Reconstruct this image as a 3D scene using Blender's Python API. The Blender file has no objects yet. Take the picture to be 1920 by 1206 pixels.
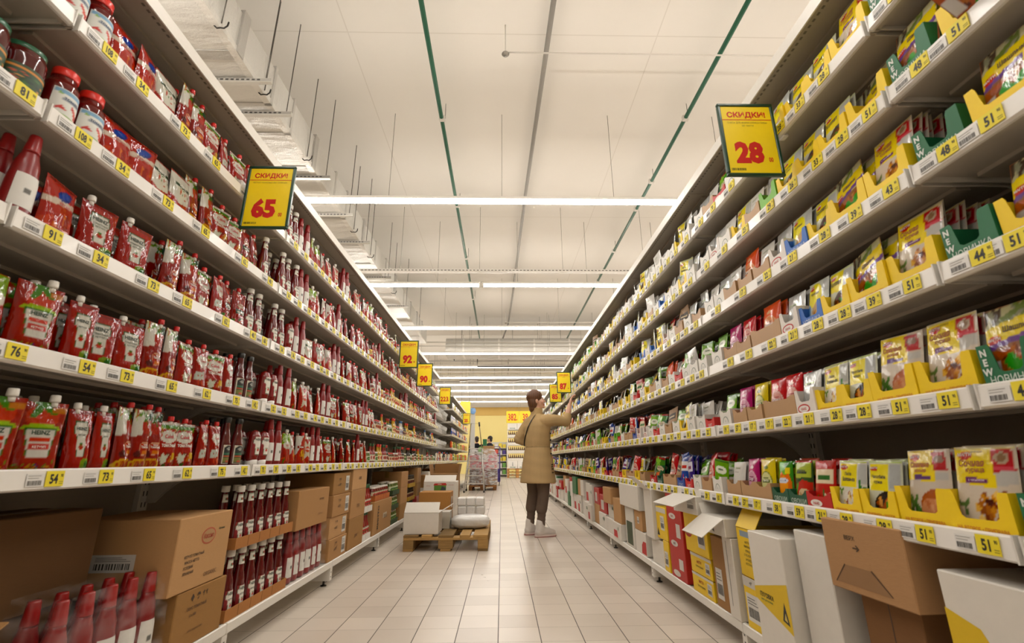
import bpy, math, random
import numpy as np
from mathutils import Matrix, Vector, Euler
C = bpy.context.scene.collection
SC = bpy.context.scene
PI = math.pi
# ---------------------------------------------------------------- camera, light, exposure
FPX, VPX, VPY, CAMH = 860.0, 941.0, 862.0, 0.855
def cam_axes():
    Y = Vector(((VPX - 960) / FPX, (VPY - 603) / FPX, 1.0)).normalized()
    X = Vector((Y.z, 0, -Y.x)).normalized()
    Z = X.cross(Y)
    if Z.y > 0: Z = -Z
    return X, Y, Z                       # world axes written in camera axes (right, down, forward)
_ax = cam_axes()
cam = bpy.data.cameras.new('camera'); camo = bpy.data.objects.new('camera', cam); C.objects.link(camo)
cam.sensor_width = 36; cam.lens = FPX / 1920 * 36; cam.dof.use_dof = True; cam.dof.focus_distance = 5.5; cam.dof.aperture_fstop = 4.0; cam.clip_start = 0.05; cam.clip_end = 200
M = Matrix.Identity(4)
for r in range(3):
    M[r][0] = _ax[r].x; M[r][1] = -_ax[r].y; M[r][2] = -_ax[r].z
M.translation = (0, 0, CAMH); camo.matrix_world = M
SC.camera = camo
w = bpy.data.worlds.new('store_air'); SC.world = w; w.use_nodes = True
w.node_tree.nodes['Background'].inputs[0].default_value = (1.0, 0.93, 0.84, 1)
w.node_tree.nodes['Background'].inputs[1].default_value = 0.03
SC.view_settings.view_transform = 'Standard'; SC.view_settings.look = 'None'
SC.view_settings.gamma = 1; SC.view_settings.use_curve_mapping = False
SC.view_settings.exposure = 1.62
LAMP = 16.0
cy = SC.cycles
cy.use_denoising = True
try: cy.denoiser = 'OPENIMAGEDENOISE'
except Exception: pass
cy.max_bounces = 7; cy.diffuse_bounces = 4; cy.glossy_bounces = 3; cy.transmission_bounces = 4; cy.transparent_max_bounces = 8
cy.caustics_reflective = False; cy.caustics_refractive = False; cy.sample_clamp_indirect = 4
cy.use_adaptive_sampling = True; cy.adaptive_threshold = 0.02
# ---------------------------------------------------------------- helpers
def s2l(c):
    c = np.asarray(c, float)
    return np.where(c <= 0.04045, c / 12.92, ((c + 0.055) / 1.055) ** 2.4)
_cc = {}
def col(h):
    if isinstance(h, (tuple, list, np.ndarray)): return np.asarray(h, float)
    if h not in _cc: _cc[h] = np.array([int(h[i:i + 2], 16) / 255 for i in (0, 2, 4)])
    return _cc[h]
def nmat(name):
    m = bpy.data.materials.new(name); m.use_nodes = True
    return m, m.node_tree.nodes, m.node_tree.links, m.node_tree.nodes['Principled BSDF']
def printed(name, rough=0.4, metal=0.0, coat=0.0, bump=0.0, bscale=30, var=0.06, spec=0.5, stretch=(1, 1, 1), rvar=0.0, sat=1.0, val=1.0, hue=.5):
    """surface whose print comes from the mesh colour attribute; wear and crinkles are procedural"""
    m, N, L, B = nmat(name)
    a = N.new('ShaderNodeAttribute'); a.attribute_name = 'Col'
    tc = N.new('ShaderNodeTexCoord'); oi = N.new('ShaderNodeObjectInfo')
    ad = N.new('ShaderNodeVectorMath'); ad.operation = 'ADD'
    L.new(tc.outputs['Object'], ad.inputs[0])
    sc = N.new('ShaderNodeVectorMath'); sc.operation = 'SCALE'; sc.inputs['Scale'].default_value = 7
    L.new(oi.outputs['Random'], sc.inputs[0]); L.new(sc.outputs[0], ad.inputs[1])
    mp = N.new('ShaderNodeMapping'); mp.inputs['Scale'].default_value = stretch; L.new(ad.outputs[0], mp.inputs[0])
    nz = N.new('ShaderNodeTexNoise'); nz.inputs['Scale'].default_value = bscale; nz.inputs['Detail'].default_value = 3
    L.new(mp.outputs[0], nz.inputs['Vector'])
    hs = N.new('ShaderNodeHueSaturation'); L.new(a.outputs['Color'], hs.inputs['Color'])
    mr = N.new('ShaderNodeMapRange'); mr.inputs['To Min'].default_value = val * (1 - var); mr.inputs['To Max'].default_value = val * (1 + var); hs.inputs['Saturation'].default_value = sat; hs.inputs['Hue'].default_value = hue
    L.new(nz.outputs['Fac'], mr.inputs['Value']); L.new(mr.outputs[0], hs.inputs['Value'])
    L.new(hs.outputs[0], B.inputs['Base Color'])
    B.inputs['Roughness'].default_value = rough; B.inputs['Metallic'].default_value = metal
    B.inputs['Coat Weight'].default_value = coat; B.inputs['Coat Roughness'].default_value = 0.08
    B.inputs['Specular IOR Level'].default_value = spec
    if bump:
        bn = N.new('ShaderNodeBump'); bn.inputs['Strength'].default_value = bump; bn.inputs['Distance'].default_value = 0.01
        L.new(nz.outputs['Fac'], bn.inputs['Height']); L.new(bn.outputs[0], B.inputs['Normal'])
        L.new(bn.outputs[0], B.inputs['Coat Normal'])
    return m
MAT = {
 'foil': printed('glossy_printed_film', 0.075, 0.0, 0.0, 0.75, 27, 0.05, 0.36, (1, 1, .5), sat=1.22, val=.56, hue=.5035),
 'film': printed('printed_sachet_film', 0.16, 0.0, 0.0, 0.35, 26, 0.04, 0.45, (1, 1, .6), sat=1.1, val=.86),
 'card': printed('bright_sign_card', 0.45, 0, 0, 0.0, 60, 0.02),
 'silver': printed('metallised_film', 0.25, 0.35, 0.3, 0.6, 24, 0.05, 0.6, (1, 1, .6)),
 'paper': printed('printed_paper', 0.55, 0, 0, 0.0, 60, 0.03, val=.85),
 'board': printed('printed_board', 0.5, 0, 0, 0.08, 30, 0.04),
 'kraft': printed('corrugated_board', 0.8, 0, 0, 0.12, 60, 0.10, 0.25, (1, 1, 12)),
 'glass': printed('glossy_bottle', 0.10, 0, 0.3, 0.05, 14, 0.05, 0.5, hue=.502, val=.72),
 'plastic': printed('satin_plastic', 0.32, 0, 0.1, 0.03, 20, 0.03),
 'steel': printed('powder_coated_steel', 0.38, 0, 0.0, 0.02, 80, 0.04),
 'metal': printed('bare_metal', 0.3, 0.9, 0, 0.04, 50, 0.08),
 'cloth': printed('woven_cloth', 0.9, 0, 0, 0.35, 220, 0.10, 0.15),
 'skin': printed('skin', 0.5, 0, 0, 0.05, 90, 0.05, 0.35),
 'hair': printed('hair', 0.45, 0, 0, 0.6, 120, 0.25, 0.4, (1, 1, .12)),
 'wood': printed('rough_pallet_wood', 0.75, 0, 0, 0.3, 18, 0.28, 0.25, (.6, 6, 6)),
 'bag': printed('white_plastic_bag', 0.3, 0, 0.2, 0.5, 22, 0.05, 0.5),
}
def wrapmat(name, a0, a1):
    m, N, L, B = nmat(name)
    B.inputs['Base Color'].default_value = (.9, .9, .9, 1); B.inputs['Roughness'].default_value = .15
    nz = N.new('ShaderNodeTexNoise'); nz.inputs['Scale'].default_value = 9; nz.inputs['Detail'].default_value = 5
    tc = N.new('ShaderNodeTexCoord'); mp = N.new('ShaderNodeMapping'); mp.inputs['Scale'].default_value = (1, 1, 3)
    L.new(tc.outputs['Object'], mp.inputs[0]); L.new(mp.outputs[0], nz.inputs['Vector'])
    mr = N.new('ShaderNodeMapRange'); mr.inputs['From Min'].default_value = .4; mr.inputs['From Max'].default_value = .7
    mr.inputs['To Min'].default_value = a0; mr.inputs['To Max'].default_value = a1
    L.new(nz.outputs['Fac'], mr.inputs['Value']); L.new(mr.outputs[0], B.inputs['Alpha'])
    bn = N.new('ShaderNodeBump'); bn.inputs['Strength'].default_value = .7; bn.inputs['Distance'].default_value = .02
    L.new(nz.outputs['Fac'], bn.inputs['Height']); L.new(bn.outputs[0], B.inputs['Normal'])
    return m
MAT['wrap'] = wrapmat('shrink_film', .0, .14); MAT['stretch'] = wrapmat('stretch_film', .12, .62)
def emit(name, c, s):
    m, N, L, B = nmat(name)
    B.inputs['Base Color'].default_value = (*c, 1)
    B.inputs['Emission Color'].default_value = (*c, 1); B.inputs['Emission Strength'].default_value = s
    return m
MAT['tube'] = emit('fluorescent_tube', (1.0, .962, .905), LAMP); MAT['tube2'] = emit('dimmer_fluorescent_tube', (1.0, .962, .905), LAMP * .36)

class MB:
    """collects pieces (each with its own colour and material slot) into one mesh"""
    def __init__(s): s.v = []; s.c = []; s.f = []; s.fm = []; s.fs = []; s.n = 0; s.mats = []
    def slot(s, m):
        if m not in s.mats: s.mats.append(m)
        return s.mats.index(m)
    def add(s, V, F, c, mat, smooth=False, M=None):
        V = np.asarray(V, float).reshape(-1, 3)
        if M is not None:
            A = np.array(M); V = V @ A[:3, :3].T + A[:3, 3]
        c = np.asarray(col(c), float)
        if c.ndim == 1: c = np.tile(c, (len(V), 1))
        s.v.append(V); s.c.append(c)
        k = s.slot(mat)
        for f in F: s.f.append([i + s.n for i in f])
        s.fm += [k] * len(F); s.fs += [smooth] * len(F); s.n += len(V)
        return s
    def grid(s, fn, nu, nv, c, mat, smooth=True, M=None, flip=False):
        u, v = np.meshgrid(np.linspace(0, 1, nu + 1), np.linspace(0, 1, nv + 1)); u = u.ravel(); v = v.ravel()
        V = np.stack(fn(u, v), 1)
        F = []
        for j in range(nv):
            for i in range(nu):
                a = j * (nu + 1) + i; q = [a, a + 1, a + nu + 2, a + nu + 1]
                F.append(q[::-1] if flip else q)
        if callable(c): c = c(u, v)
        return s.add(V, F, c, mat, smooth, M)
    def box(s, x0, y0, z0, x1, y1, z1, c, mat, M=None):
        V = [(x, y, z) for z in (z0, z1) for y in (y0, y1) for x in (x0, x1)]
        return s.add(V, [(0, 2, 3, 1), (4, 5, 7, 6), (0, 1, 5, 4), (2, 6, 7, 3), (0, 4, 6, 2), (1, 3, 7, 5)], c, mat, False, M)
    def cbox(s, x0, y0, z0, x1, y1, z1, c, mat, b=0.003, M=None):
        """box with chamfered edges"""
        lo = np.array((x0, y0, z0)); hi = np.array((x1, y1, z1)); b = min(b, *(0.4 * (hi - lo)))
        V = []; idx = {}
        for sx in (0, 1):
            for sy in (0, 1):
                for sz in (0, 1):
                    p = [lo[k] if q == 0 else hi[k] for k, q in enumerate((sx, sy, sz))]
                    for ax in range(3):
                        q = [p[k] + (0 if k == ax else (b if (sx, sy, sz)[k] == 0 else -b)) for k in range(3)]
                        idx[(sx, sy, sz, ax)] = len(V); V.append(q)
        F = []
        for ax in range(3):
            o = [k for k in range(3) if k != ax]
            for sd in (0, 1):
                q = []
                for (a, bb) in ((0, 0), (1, 0), (1, 1), (0, 1)):
                    t = [0, 0, 0]; t[ax] = sd; t[o[0]] = a; t[o[1]] = bb; q.append(idx[(*t, ax)])
                F.append(q)
            for a in (0, 1):
                for bb in (0, 1):
                    t0 = [0, 0, 0]; t0[o[0]] = a; t0[o[1]] = bb; t1 = list(t0); t1[ax] = 1
                    F.append([idx[(*t0, o[0])], idx[(*t1, o[0])], idx[(*t1, o[1])], idx[(*t0, o[1])]])
        for sx in (0, 1):
            for sy in (0, 1):
                for sz in (0, 1): F.append([idx[(sx, sy, sz, k)] for k in range(3)])
        cen = (lo + hi) / 2; V = np.array(V); G = []
        for f in F:
            p = V[list(f[:3])]; n = np.cross(p[1] - p[0], p[2] - p[0])
            G.append(list(f) if n @ (p[0] - cen) > 0 else list(f)[::-1])
        return s.add(V, G, c, mat, False, M)
    def prism(s, P, y0, y1, c, mat, M=None):
        """polygon P in xz (counter clockwise seen from -y) pushed from y0 to y1"""
        n = len(P); V = [(x, y0, z) for x, z in P] + [(x, y1, z) for x, z in P]
        F = [list(range(n)), list(range(2 * n - 1, n - 1, -1))]
        for i in range(n):
            j = (i + 1) % n; F.append([j, i, n + i, n + j])
        return s.add(V, F, c, mat, False, M)
    def lathe(s, prof, n, c, mat, M=None, sx=1, sy=1, smooth=True, cap=True):
        V = []; F = []; m = len(prof)
        for (r, z) in prof:
            for k in range(n):
                a = 2 * PI * k / n; V.append((r * math.cos(a) * sx, r * math.sin(a) * sy, z))
        for j in range(m - 1):
            for k in range(n):
                k2 = (k + 1) % n; F.append([j * n + k, j * n + k2, (j + 1) * n + k2, (j + 1) * n + k])
        if cap:
            F.append(list(range(n - 1, -1, -1))); F.append([(m - 1) * n + k for k in range(n)])
        return s.add(V, F, c, mat, smooth, M)
    def tube(s, pts, r, c, mat, n=8, smooth=True):
        pts = [Vector(p) for p in pts]; V = []; F = []
        rr = r if isinstance(r, (list, tuple)) else [r] * len(pts)
        up = None
        for i, p in enumerate(pts):
            d = (pts[min(i + 1, len(pts) - 1)] - pts[max(i - 1, 0)]).normalized()
            if up is None: up = Vector((0, 0, 1)) if abs(d.z) < .9 else Vector((1, 0, 0))
            a = d.cross(up).normalized(); b = a.cross(d).normalized(); up = b
            for k in range(n):
                t = 2 * PI * k / n; V.append(p + (a * math.cos(t) + b * math.sin(t)) * rr[i])
        for j in range(len(pts) - 1):
            for k in range(n):
                k2 = (k + 1) % n; F.append([j * n + k, j * n + k2, (j + 1) * n + k2, (j + 1) * n + k][::-1])
        F.append(list(range(n))); F.append([(len(pts) - 1) * n + k for k in range(n - 1, -1, -1)])
        return s.add(V, F, c, mat, smooth)
    def ball(s, c0, r, c, mat, n=12, m=8):
        rx, ry, rz = r if isinstance(r, (tuple, list)) else (r, r, r)
        P = [(max(math.sin(PI * j / m), 1e-3), -math.cos(PI * j / m)) for j in range(m + 1)]
        V = [(c0[0] + rx * p * math.cos(2 * PI * k / n), c0[1] + ry * p * math.sin(2 * PI * k / n), c0[2] + rz * z) for p, z in P for k in range(n)]
        F = [[j * n + k, j * n + (k + 1) % n, (j + 1) * n + (k + 1) % n, (j + 1) * n + k] for j in range(m) for k in range(n)]
        return s.add(V, F, c, mat, True)
    def text(s, t, fn, h, c, mat, bold=0.0, sx=1.0, align=0.5):
        """letters laid on a surface: fn(x, y) -> xyz, x across and y up in metres, h = cap height"""
        V, F, wd = glyphs(t, bold)
        x = (V[:, 0] - wd * align) * h * sx; y = V[:, 1] * h
        return s.add(np.stack(fn(x, y), 1), F, c, mat)
    def build(s, name):
        me = bpy.data.meshes.new(name)
        V = np.concatenate(s.v); Cc = s2l(np.clip(np.concatenate(s.c), 0, 1))
        me.from_pydata(V.tolist(), [], s.f)
        for m in s.mats: me.materials.append(MAT[m] if isinstance(m, str) else m)
        me.polygons.foreach_set('material_index', s.fm); me.polygons.foreach_set('use_smooth', s.fs)
        at = me.color_attributes.new('Col', 'FLOAT_COLOR', 'POINT')
        at.data.foreach_set('color', np.concatenate([Cc, np.ones((len(Cc), 1))], 1).astype(np.float32).ravel())
        me.update(); return me
_gl = {}
def glyphs(t, bold):
    k = (t, bold)
    if k not in _gl:
        cu = bpy.data.curves.new('t', 'FONT'); cu.body = t; cu.size = 1; cu.resolution_u = 2; cu.offset = bold; cu.fill_mode = 'FRONT'
        o = bpy.data.objects.new('t', cu); C.objects.link(o)
        dg = bpy.context.evaluated_depsgraph_get(); me = bpy.data.meshes.new_from_object(o.evaluated_get(dg))
        V = np.array([v.co[:] for v in me.vertices]) if len(me.vertices) else np.zeros((1, 3))
        F = [list(p.vertices) for p in me.polygons]
        bpy.data.objects.remove(o); bpy.data.meshes.remove(me); bpy.data.curves.remove(cu)
        V = V / 0.72; V[:, 0] -= V[:, 0].min(); _gl[k] = (V, F, V[:, 0].max())
    return _gl[k]
def link(name, me, parent=None, M=None):
    o = bpy.data.objects.new(name, me); C.objects.link(o)
    if parent is not None: o.parent = parent
    if M is not None: o.matrix_local = M
    return o
REG = []; CNT = {}
ORD = ['zeroth', 'first', 'second', 'third', 'fourth', 'fifth', 'sixth', 'seventh', 'eighth', 'ninth', 'tenth', 'eleventh', 'twelfth', 'thirteenth', 'fourteenth', 'fifteenth', 'sixteenth', 'seventeenth', 'eighteenth', 'nineteenth', 'twentieth']
TENS = {2: 'twenty', 3: 'thirty', 4: 'forty', 5: 'fifty', 6: 'sixty', 7: 'seventy'}
def ordw(n):
    if n <= 20: return ORD[n]
    t, u = divmod(n, 10)
    return TENS[t] + '-' + ORD[u] if u else TENS[t][:-1] + 'ieth'
def tag(o, label, cat, group=None):
    o['label'] = label; o['category'] = cat
    if group: o['group'] = group
    return o
def structure(o): o['kind'] = 'structure'; return o
def reg(o, desc, where, cat, group=None, key=None):
    """label is finished at the end: look + its turn among equals along the shelf + where"""
    o['category'] = cat
    if group: o['group'] = group
    REG.append((o, desc, where, key)); return o
def finish_labels():
    d = {}
    for o, desc, where, key in REG: d.setdefault((desc, where), {}).setdefault(key if key is not None else o.name, []).append(o)
    for (desc, where), U in d.items():
        units = sorted(U.values(), key=lambda os_: (round(os_[0].matrix_world.translation.y, 3), os_[0].matrix_world.translation.x))
        for i, os_ in enumerate(units):
            for o in os_: o['label'] = f'{desc} {where}' if len(units) == 1 else f'{desc}, {ordw(i + 1)} from the camera {where}'
class Proto:
    """a thing: root mesh or None, and parts [(name, mesh, label, subparts)]"""
    def __init__(s, root, parts, name, desc, cat, size=(0.1, 0.1, 0.1)):
        s.root, s.parts, s.name, s.desc, s.cat, s.size = root, parts, name, desc, cat, size
def spawn(p, M, name=None):
    o = link(name or p.name, p.root, None, M)
    if p.root is None: o.empty_display_size = 0.05
    for (n, me, lb, sub) in p.parts:
        c = link(n, me, o)
        if lb: c['label'] = lb
        for (n2, me2, lb2, _) in sub:
            d = link(n2, me2, c)
            if lb2: d['label'] = lb2
    return o
def TRS(x, y, z, rz=0, rx=0, s=1.0, ry=0):
    return Matrix.Translation((x, y, z)) @ Matrix.Rotation(rz, 4, 'Z') @ Matrix.Rotation(ry, 4, 'Y') @ Matrix.Rotation(rx, 4, 'X') @ Matrix.Scale(s, 4)
rng = random.Random(11); nrs = np.random.RandomState(5)
# ================================================================ the hall
CEIL = 5.6
def floor_material():
    m, N, L, B = nmat('beige_floor_tiles')
    g = N.new('ShaderNodeNewGeometry'); sp = N.new('ShaderNodeSeparateXYZ'); L.new(g.outputs['Position'], sp.inputs[0])
    def mth(op, a, b=None):
        n = N.new('ShaderNodeMath'); n.operation = op
        for i, q in enumerate((a, b)):
            if q is None: continue
            if isinstance(q, (int, float)): n.inputs[i].default_value = q
            else: L.new(q, n.inputs[i])
        return n.outputs[0]
    tx = mth('DIVIDE', mth('ADD', sp.outputs['X'], 20 * .2127 + .021), .2127)
    ty = mth('DIVIDE', mth('ADD', sp.outputs['Y'], 20), .2)
    fx = mth('FRACT', tx); fy = mth('FRACT', ty)
    jx = mth('LESS_THAN', fx, .021); jy = mth('LESS_THAN', fy, .012)
    ids = N.new('ShaderNodeCombineXYZ'); L.new(mth('FLOOR', tx), ids.inputs[0]); L.new(mth('FLOOR', ty), ids.inputs[1])
    wn = N.new('ShaderNodeTexWhiteNoise'); wn.noise_dimensions = '2D'; L.new(ids.outputs[0], wn.inputs['Vector'])
    nz = N.new('ShaderNodeTexNoise'); nz.inputs['Scale'].default_value = 2.2; nz.inputs['Detail'].default_value = 6; L.new(g.outputs['Position'], nz.inputs['Vector'])
    val = mth('ADD', mth('MULTIPLY', wn.outputs['Value'], .07), mth('MULTIPLY', nz.outputs['Fac'], .10))
    rp = N.new('ShaderNodeValToRGB'); rp.color_ramp.elements[0].color = (*s2l(col('bdb0a2')), 1); rp.color_ramp.elements[1].color = (*s2l(col('e0d5c8')), 1)
    rp.color_ramp.elements[0].position = .0; rp.color_ramp.elements[1].position = .17; L.new(val, rp.inputs[0])
    m1 = N.new('ShaderNodeMix'); m1.data_type = 'RGBA'; L.new(jy, m1.inputs[0]); L.new(rp.outputs[0], m1.inputs[6]); m1.inputs[7].default_value = (*s2l(col('9a8d7f')), 1)
    m2 = N.new('ShaderNodeMix'); m2.data_type = 'RGBA'; L.new(jx, m2.inputs[0]); L.new(m1.outputs[2], m2.inputs[6]); m2.inputs[7].default_value = (*s2l(col('4a4038')), 1)
    L.new(m2.outputs[2], B.inputs['Base Color'])
    jj = mth('MAXIMUM', jx, jy)
    L.new(mth('ADD', mth('MULTIPLY', nz.outputs['Fac'], .12), mth('ADD', mth('MULTIPLY', jj, .4), .24)), B.inputs['Roughness'])
    bn = N.new('ShaderNodeBump'); bn.inputs['Strength'].default_value = .25; bn.inputs['Distance'].default_value = .002
    L.new(mth('SUBTRACT', 1, jj), bn.inputs['Height']); L.new(bn.outputs[0], B.inputs['Normal'])
    return m
def ceiling_material():
    m, N, L, B = nmat('white_painted_ceiling')
    g = N.new('ShaderNodeNewGeometry')
    nz = N.new('ShaderNodeTexNoise'); nz.inputs['Scale'].default_value = .5; nz.inputs['Detail'].default_value = 5; L.new(g.outputs['Position'], nz.inputs['Vector'])
    rp = N.new('ShaderNodeValToRGB'); rp.color_ramp.elements[0].color = (*s2l(col('dcd8d0')), 1); rp.color_ramp.elements[1].color = (*s2l(col('eae6df')), 1)
    L.new(nz.outputs['Fac'], rp.inputs[0])
    br = N.new('ShaderNodeTexBrick'); br.offset = 0; br.inputs['Scale'].default_value = 1; br.inputs['Brick Width'].default_value = 3.6; br.inputs['Row Height'].default_value = 4.2
    br.inputs['Mortar Size'].default_value = .008; br.inputs['Mortar Smooth'].default_value = .3
    mp = N.new('ShaderNodeMapping'); mp.inputs['Location'].default_value = (1.78, .05, 0); L.new(g.outputs['Position'], mp.inputs[0]); L.new(mp.outputs[0], br.inputs['Vector'])
    mx = N.new('ShaderNodeMix'); mx.data_type = 'RGBA'; L.new(br.outputs['Fac'], mx.inputs[0]); L.new(rp.outputs[0], mx.inputs[6]); mx.inputs[7].default_value = (*s2l(col('d6d1c8')), 1)
    L.new(mx.outputs[2], B.inputs['Base Color']); B.inputs['Roughness'].default_value = .85
    bn = N.new('ShaderNodeBump'); bn.inputs['Strength'].default_value = .15; bn.inputs['Distance'].default_value = .02
    L.new(nz.outputs['Fac'], bn.inputs['Height']); L.new(bn.outputs[0], B.inputs['Normal'])
    return m
def paint_material(name, a, b):
    m, N, L, B = nmat(name)
    g = N.new('ShaderNodeNewGeometry')
    nz = N.new('ShaderNodeTexNoise'); nz.inputs['Scale'].default_value = .8; nz.inputs['Detail'].default_value = 5; L.new(g.outputs['Position'], nz.inputs['Vector'])
    rp = N.new('ShaderNodeValToRGB'); rp.color_ramp.elements[0].color = (*s2l(col(a)), 1); rp.color_ramp.elements[1].color = (*s2l(col(b)), 1)
    L.new(nz.outputs['Fac'], rp.inputs[0]); L.new(rp.outputs[0], B.inputs['Base Color']); B.inputs['Roughness'].default_value = .7
    return m
MAT['floor'] = floor_material(); MAT['ceil'] = ceiling_material()
MAT['yellowwall'] = paint_material('pale_yellow_wall_paint', 'ecd98a', 'f3e29a')
MAT['ochre'] = paint_material('ochre_wall_paint', 'cfa95a', 'd8b466')
MAT['whitewall'] = paint_material('white_wall_paint', 'dcd6cc', 'e6e0d6')
X0, X1, Y0, Y1 = -13, 13, -8, 31
b = MB(); b.box(X0, Y0, -.2, X1, Y1, 0, 'c8bcac', 'floor'); structure(link('floor', b.build('floor')))
b = MB(); b.box(X0, Y0, CEIL, X1, Y1, CEIL + .2, 'e8e4dc', 'ceil'); structure(link('ceiling', b.build('ceiling')))
b = MB(); b.box(X0, Y1, 0, X1, Y1 + .2, CEIL, 'f0dc8a', 'yellowwall'); structure(link('wall_back', b.build('wall_back')))
for nm_, q_ in (('wall_left', (X0 - .2, Y0, 0, X0, Y1, CEIL)), ('wall_right', (X1, Y0, 0, X1 + .2, Y1, CEIL)), ('wall_front', (X0, Y0 - .2, 0, X1, Y0, CEIL))):
    b = MB(); b.box(*q_, 'e0dad0', 'whitewall'); structure(link(nm_, b.build(nm_)))
b = MB(); b.box(X0, Y1 - .03, 3.66, X1, Y1 - .001, 4.2, 'd0a850', 'ochre'); structure(link('trim_1', b.build('trim_1')))
b = MB(); b.box(X0, Y1 - .03, 4.2, X1, Y1 - .001, CEIL, 'e0dad0', 'whitewall'); structure(link('trim_2', b.build('trim_2')))
b = MB(); b.box(X0, 17.7, 4.95, X1, 18.0, CEIL, 'e0dad0', 'whitewall'); structure(link('trim_3', b.build('trim_3')))

# ---------------------------------------------------------------- tube lamps
def lamp_meshes(Ln, tube='tube'):
    h = MB(); h.cbox(-Ln / 2, -.045, .035, Ln / 2, .045, .085, 'e6e2da', 'steel', .01)
    for sx in (-1, 1): h.cbox(sx * Ln / 2 - .02, -.05, -.012, sx * Ln / 2 + .02, .05, .09, 'dcd8d0', 'plastic', .006)
    t = MB()
    P = [(.040 * math.cos(a), .035 + .045 * math.sin(a)) for a in [PI + PI * k / 8 for k in range(9)]]
    V = [(x, y, z) for x in (-Ln / 2 + .02, Ln / 2 - .02) for y, z in P]
    t.add(V, [[k, k + 1, k + 10, k + 9] for k in range(8)], 'ffffff', tube, True)
    return h.build('lamp_housing'), t.build('lamp_tube')
def rod_mesh(ln):
    r = MB(); r.tube([(0, 0, 0), (0, 0, ln - .003)], .0035, '8e8a82', 'metal', 6); return r.build('hanging_rod')
LZ = 4.16
lm = {}
def lamp(x, y, z, Ln, label, group=None):
    k = (round(Ln, 2), y > 13)
    if k not in lm: lm[k] = lamp_meshes(Ln, 'tube2' if y > 13 else 'tube')
    o = link('tube_lamp', None, None, TRS(x, y, z)); o.empty_display_size = .1
    link('lamp_housing', lm[k][0], o); link('lamp_tube', lm[k][1], o)
    rk = ('r', round(z, 2))
    if rk not in lm: lm[rk] = rod_mesh(CEIL - z - .085)
    n = max(2, int(Ln / 1.3))
    for i in range(n):
        if -3.7 < x - Ln / 2 + Ln * (i + .5) / n < -2.2 and y < 14.5: continue
        link('hanging_rod', lm[rk], o, TRS(-Ln / 2 + Ln * (i + .5) / n, 0, .085))
    return tag(o, label, 'lamp', group)
ROWS = [5.45, 8.55, 11.66, 14.7, 17.0, 19.3, 21.2, 23.1, 25.4, 27.7]
for i, y in enumerate(ROWS):
    nm = ORD[i + 1]
    if i == 1: sp_ = [(-2.12, 3.36), (1.71, 4.18)]
    else: sp_ = [(0, 7.6)]
    for j, (x, Ln) in enumerate(sp_):
        side = '' if len(sp_) == 1 else (', left half' if j == 0 else ', right half')
        lamp(x, y, LZ, Ln, f'long white tube lamp across the aisle, {nm} row from the camera{side}', 'tube lamps over the aisle')
    for sx in (-1, 1): lamp(sx * 8.2, y, LZ, 7.6, f'long tube lamp over the neighbouring {"left" if sx < 0 else "right"} aisle, {nm} row', 'tube lamps over the neighbouring aisles')
for y in (2.36, -.75):
    for x in (-8.2, 0, 8.2): lamp(x, y, LZ, 7.6, 'long white tube lamp behind the camera, outside the photo', 'tube lamps behind the camera')
# perforated cable tray above the second lamp row
b = MB(); b.box(-5.4, -.05, 0, 5.4, .05, .004, 'd8d4cc', 'steel'); b.box(-5.4, -.052, 0, 5.4, -.049, .045, 'd8d4cc', 'steel'); b.box(-5.4, .049, 0, 5.4, .052, .045, 'd8d4cc', 'steel')
for k in range(160): b.box(-5.36 + k * .067, -.0535, .012, -5.32 + k * .067, -.052, .030, '6d675e', 'steel')
o = link('cable_tray', b.build('cable_tray'), None, TRS(0, 7.98, 4.22)); tag(o, 'perforated white cable tray hung above the second row of tube lamps', 'cable tray')
rdm = rod_mesh(CEIL - 4.22)
for x in (-4.2, -1.9, -.42, 1.15, 2.7, 4.4): link('hanging_rod', rdm, o, TRS(x, 0, 0))
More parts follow.
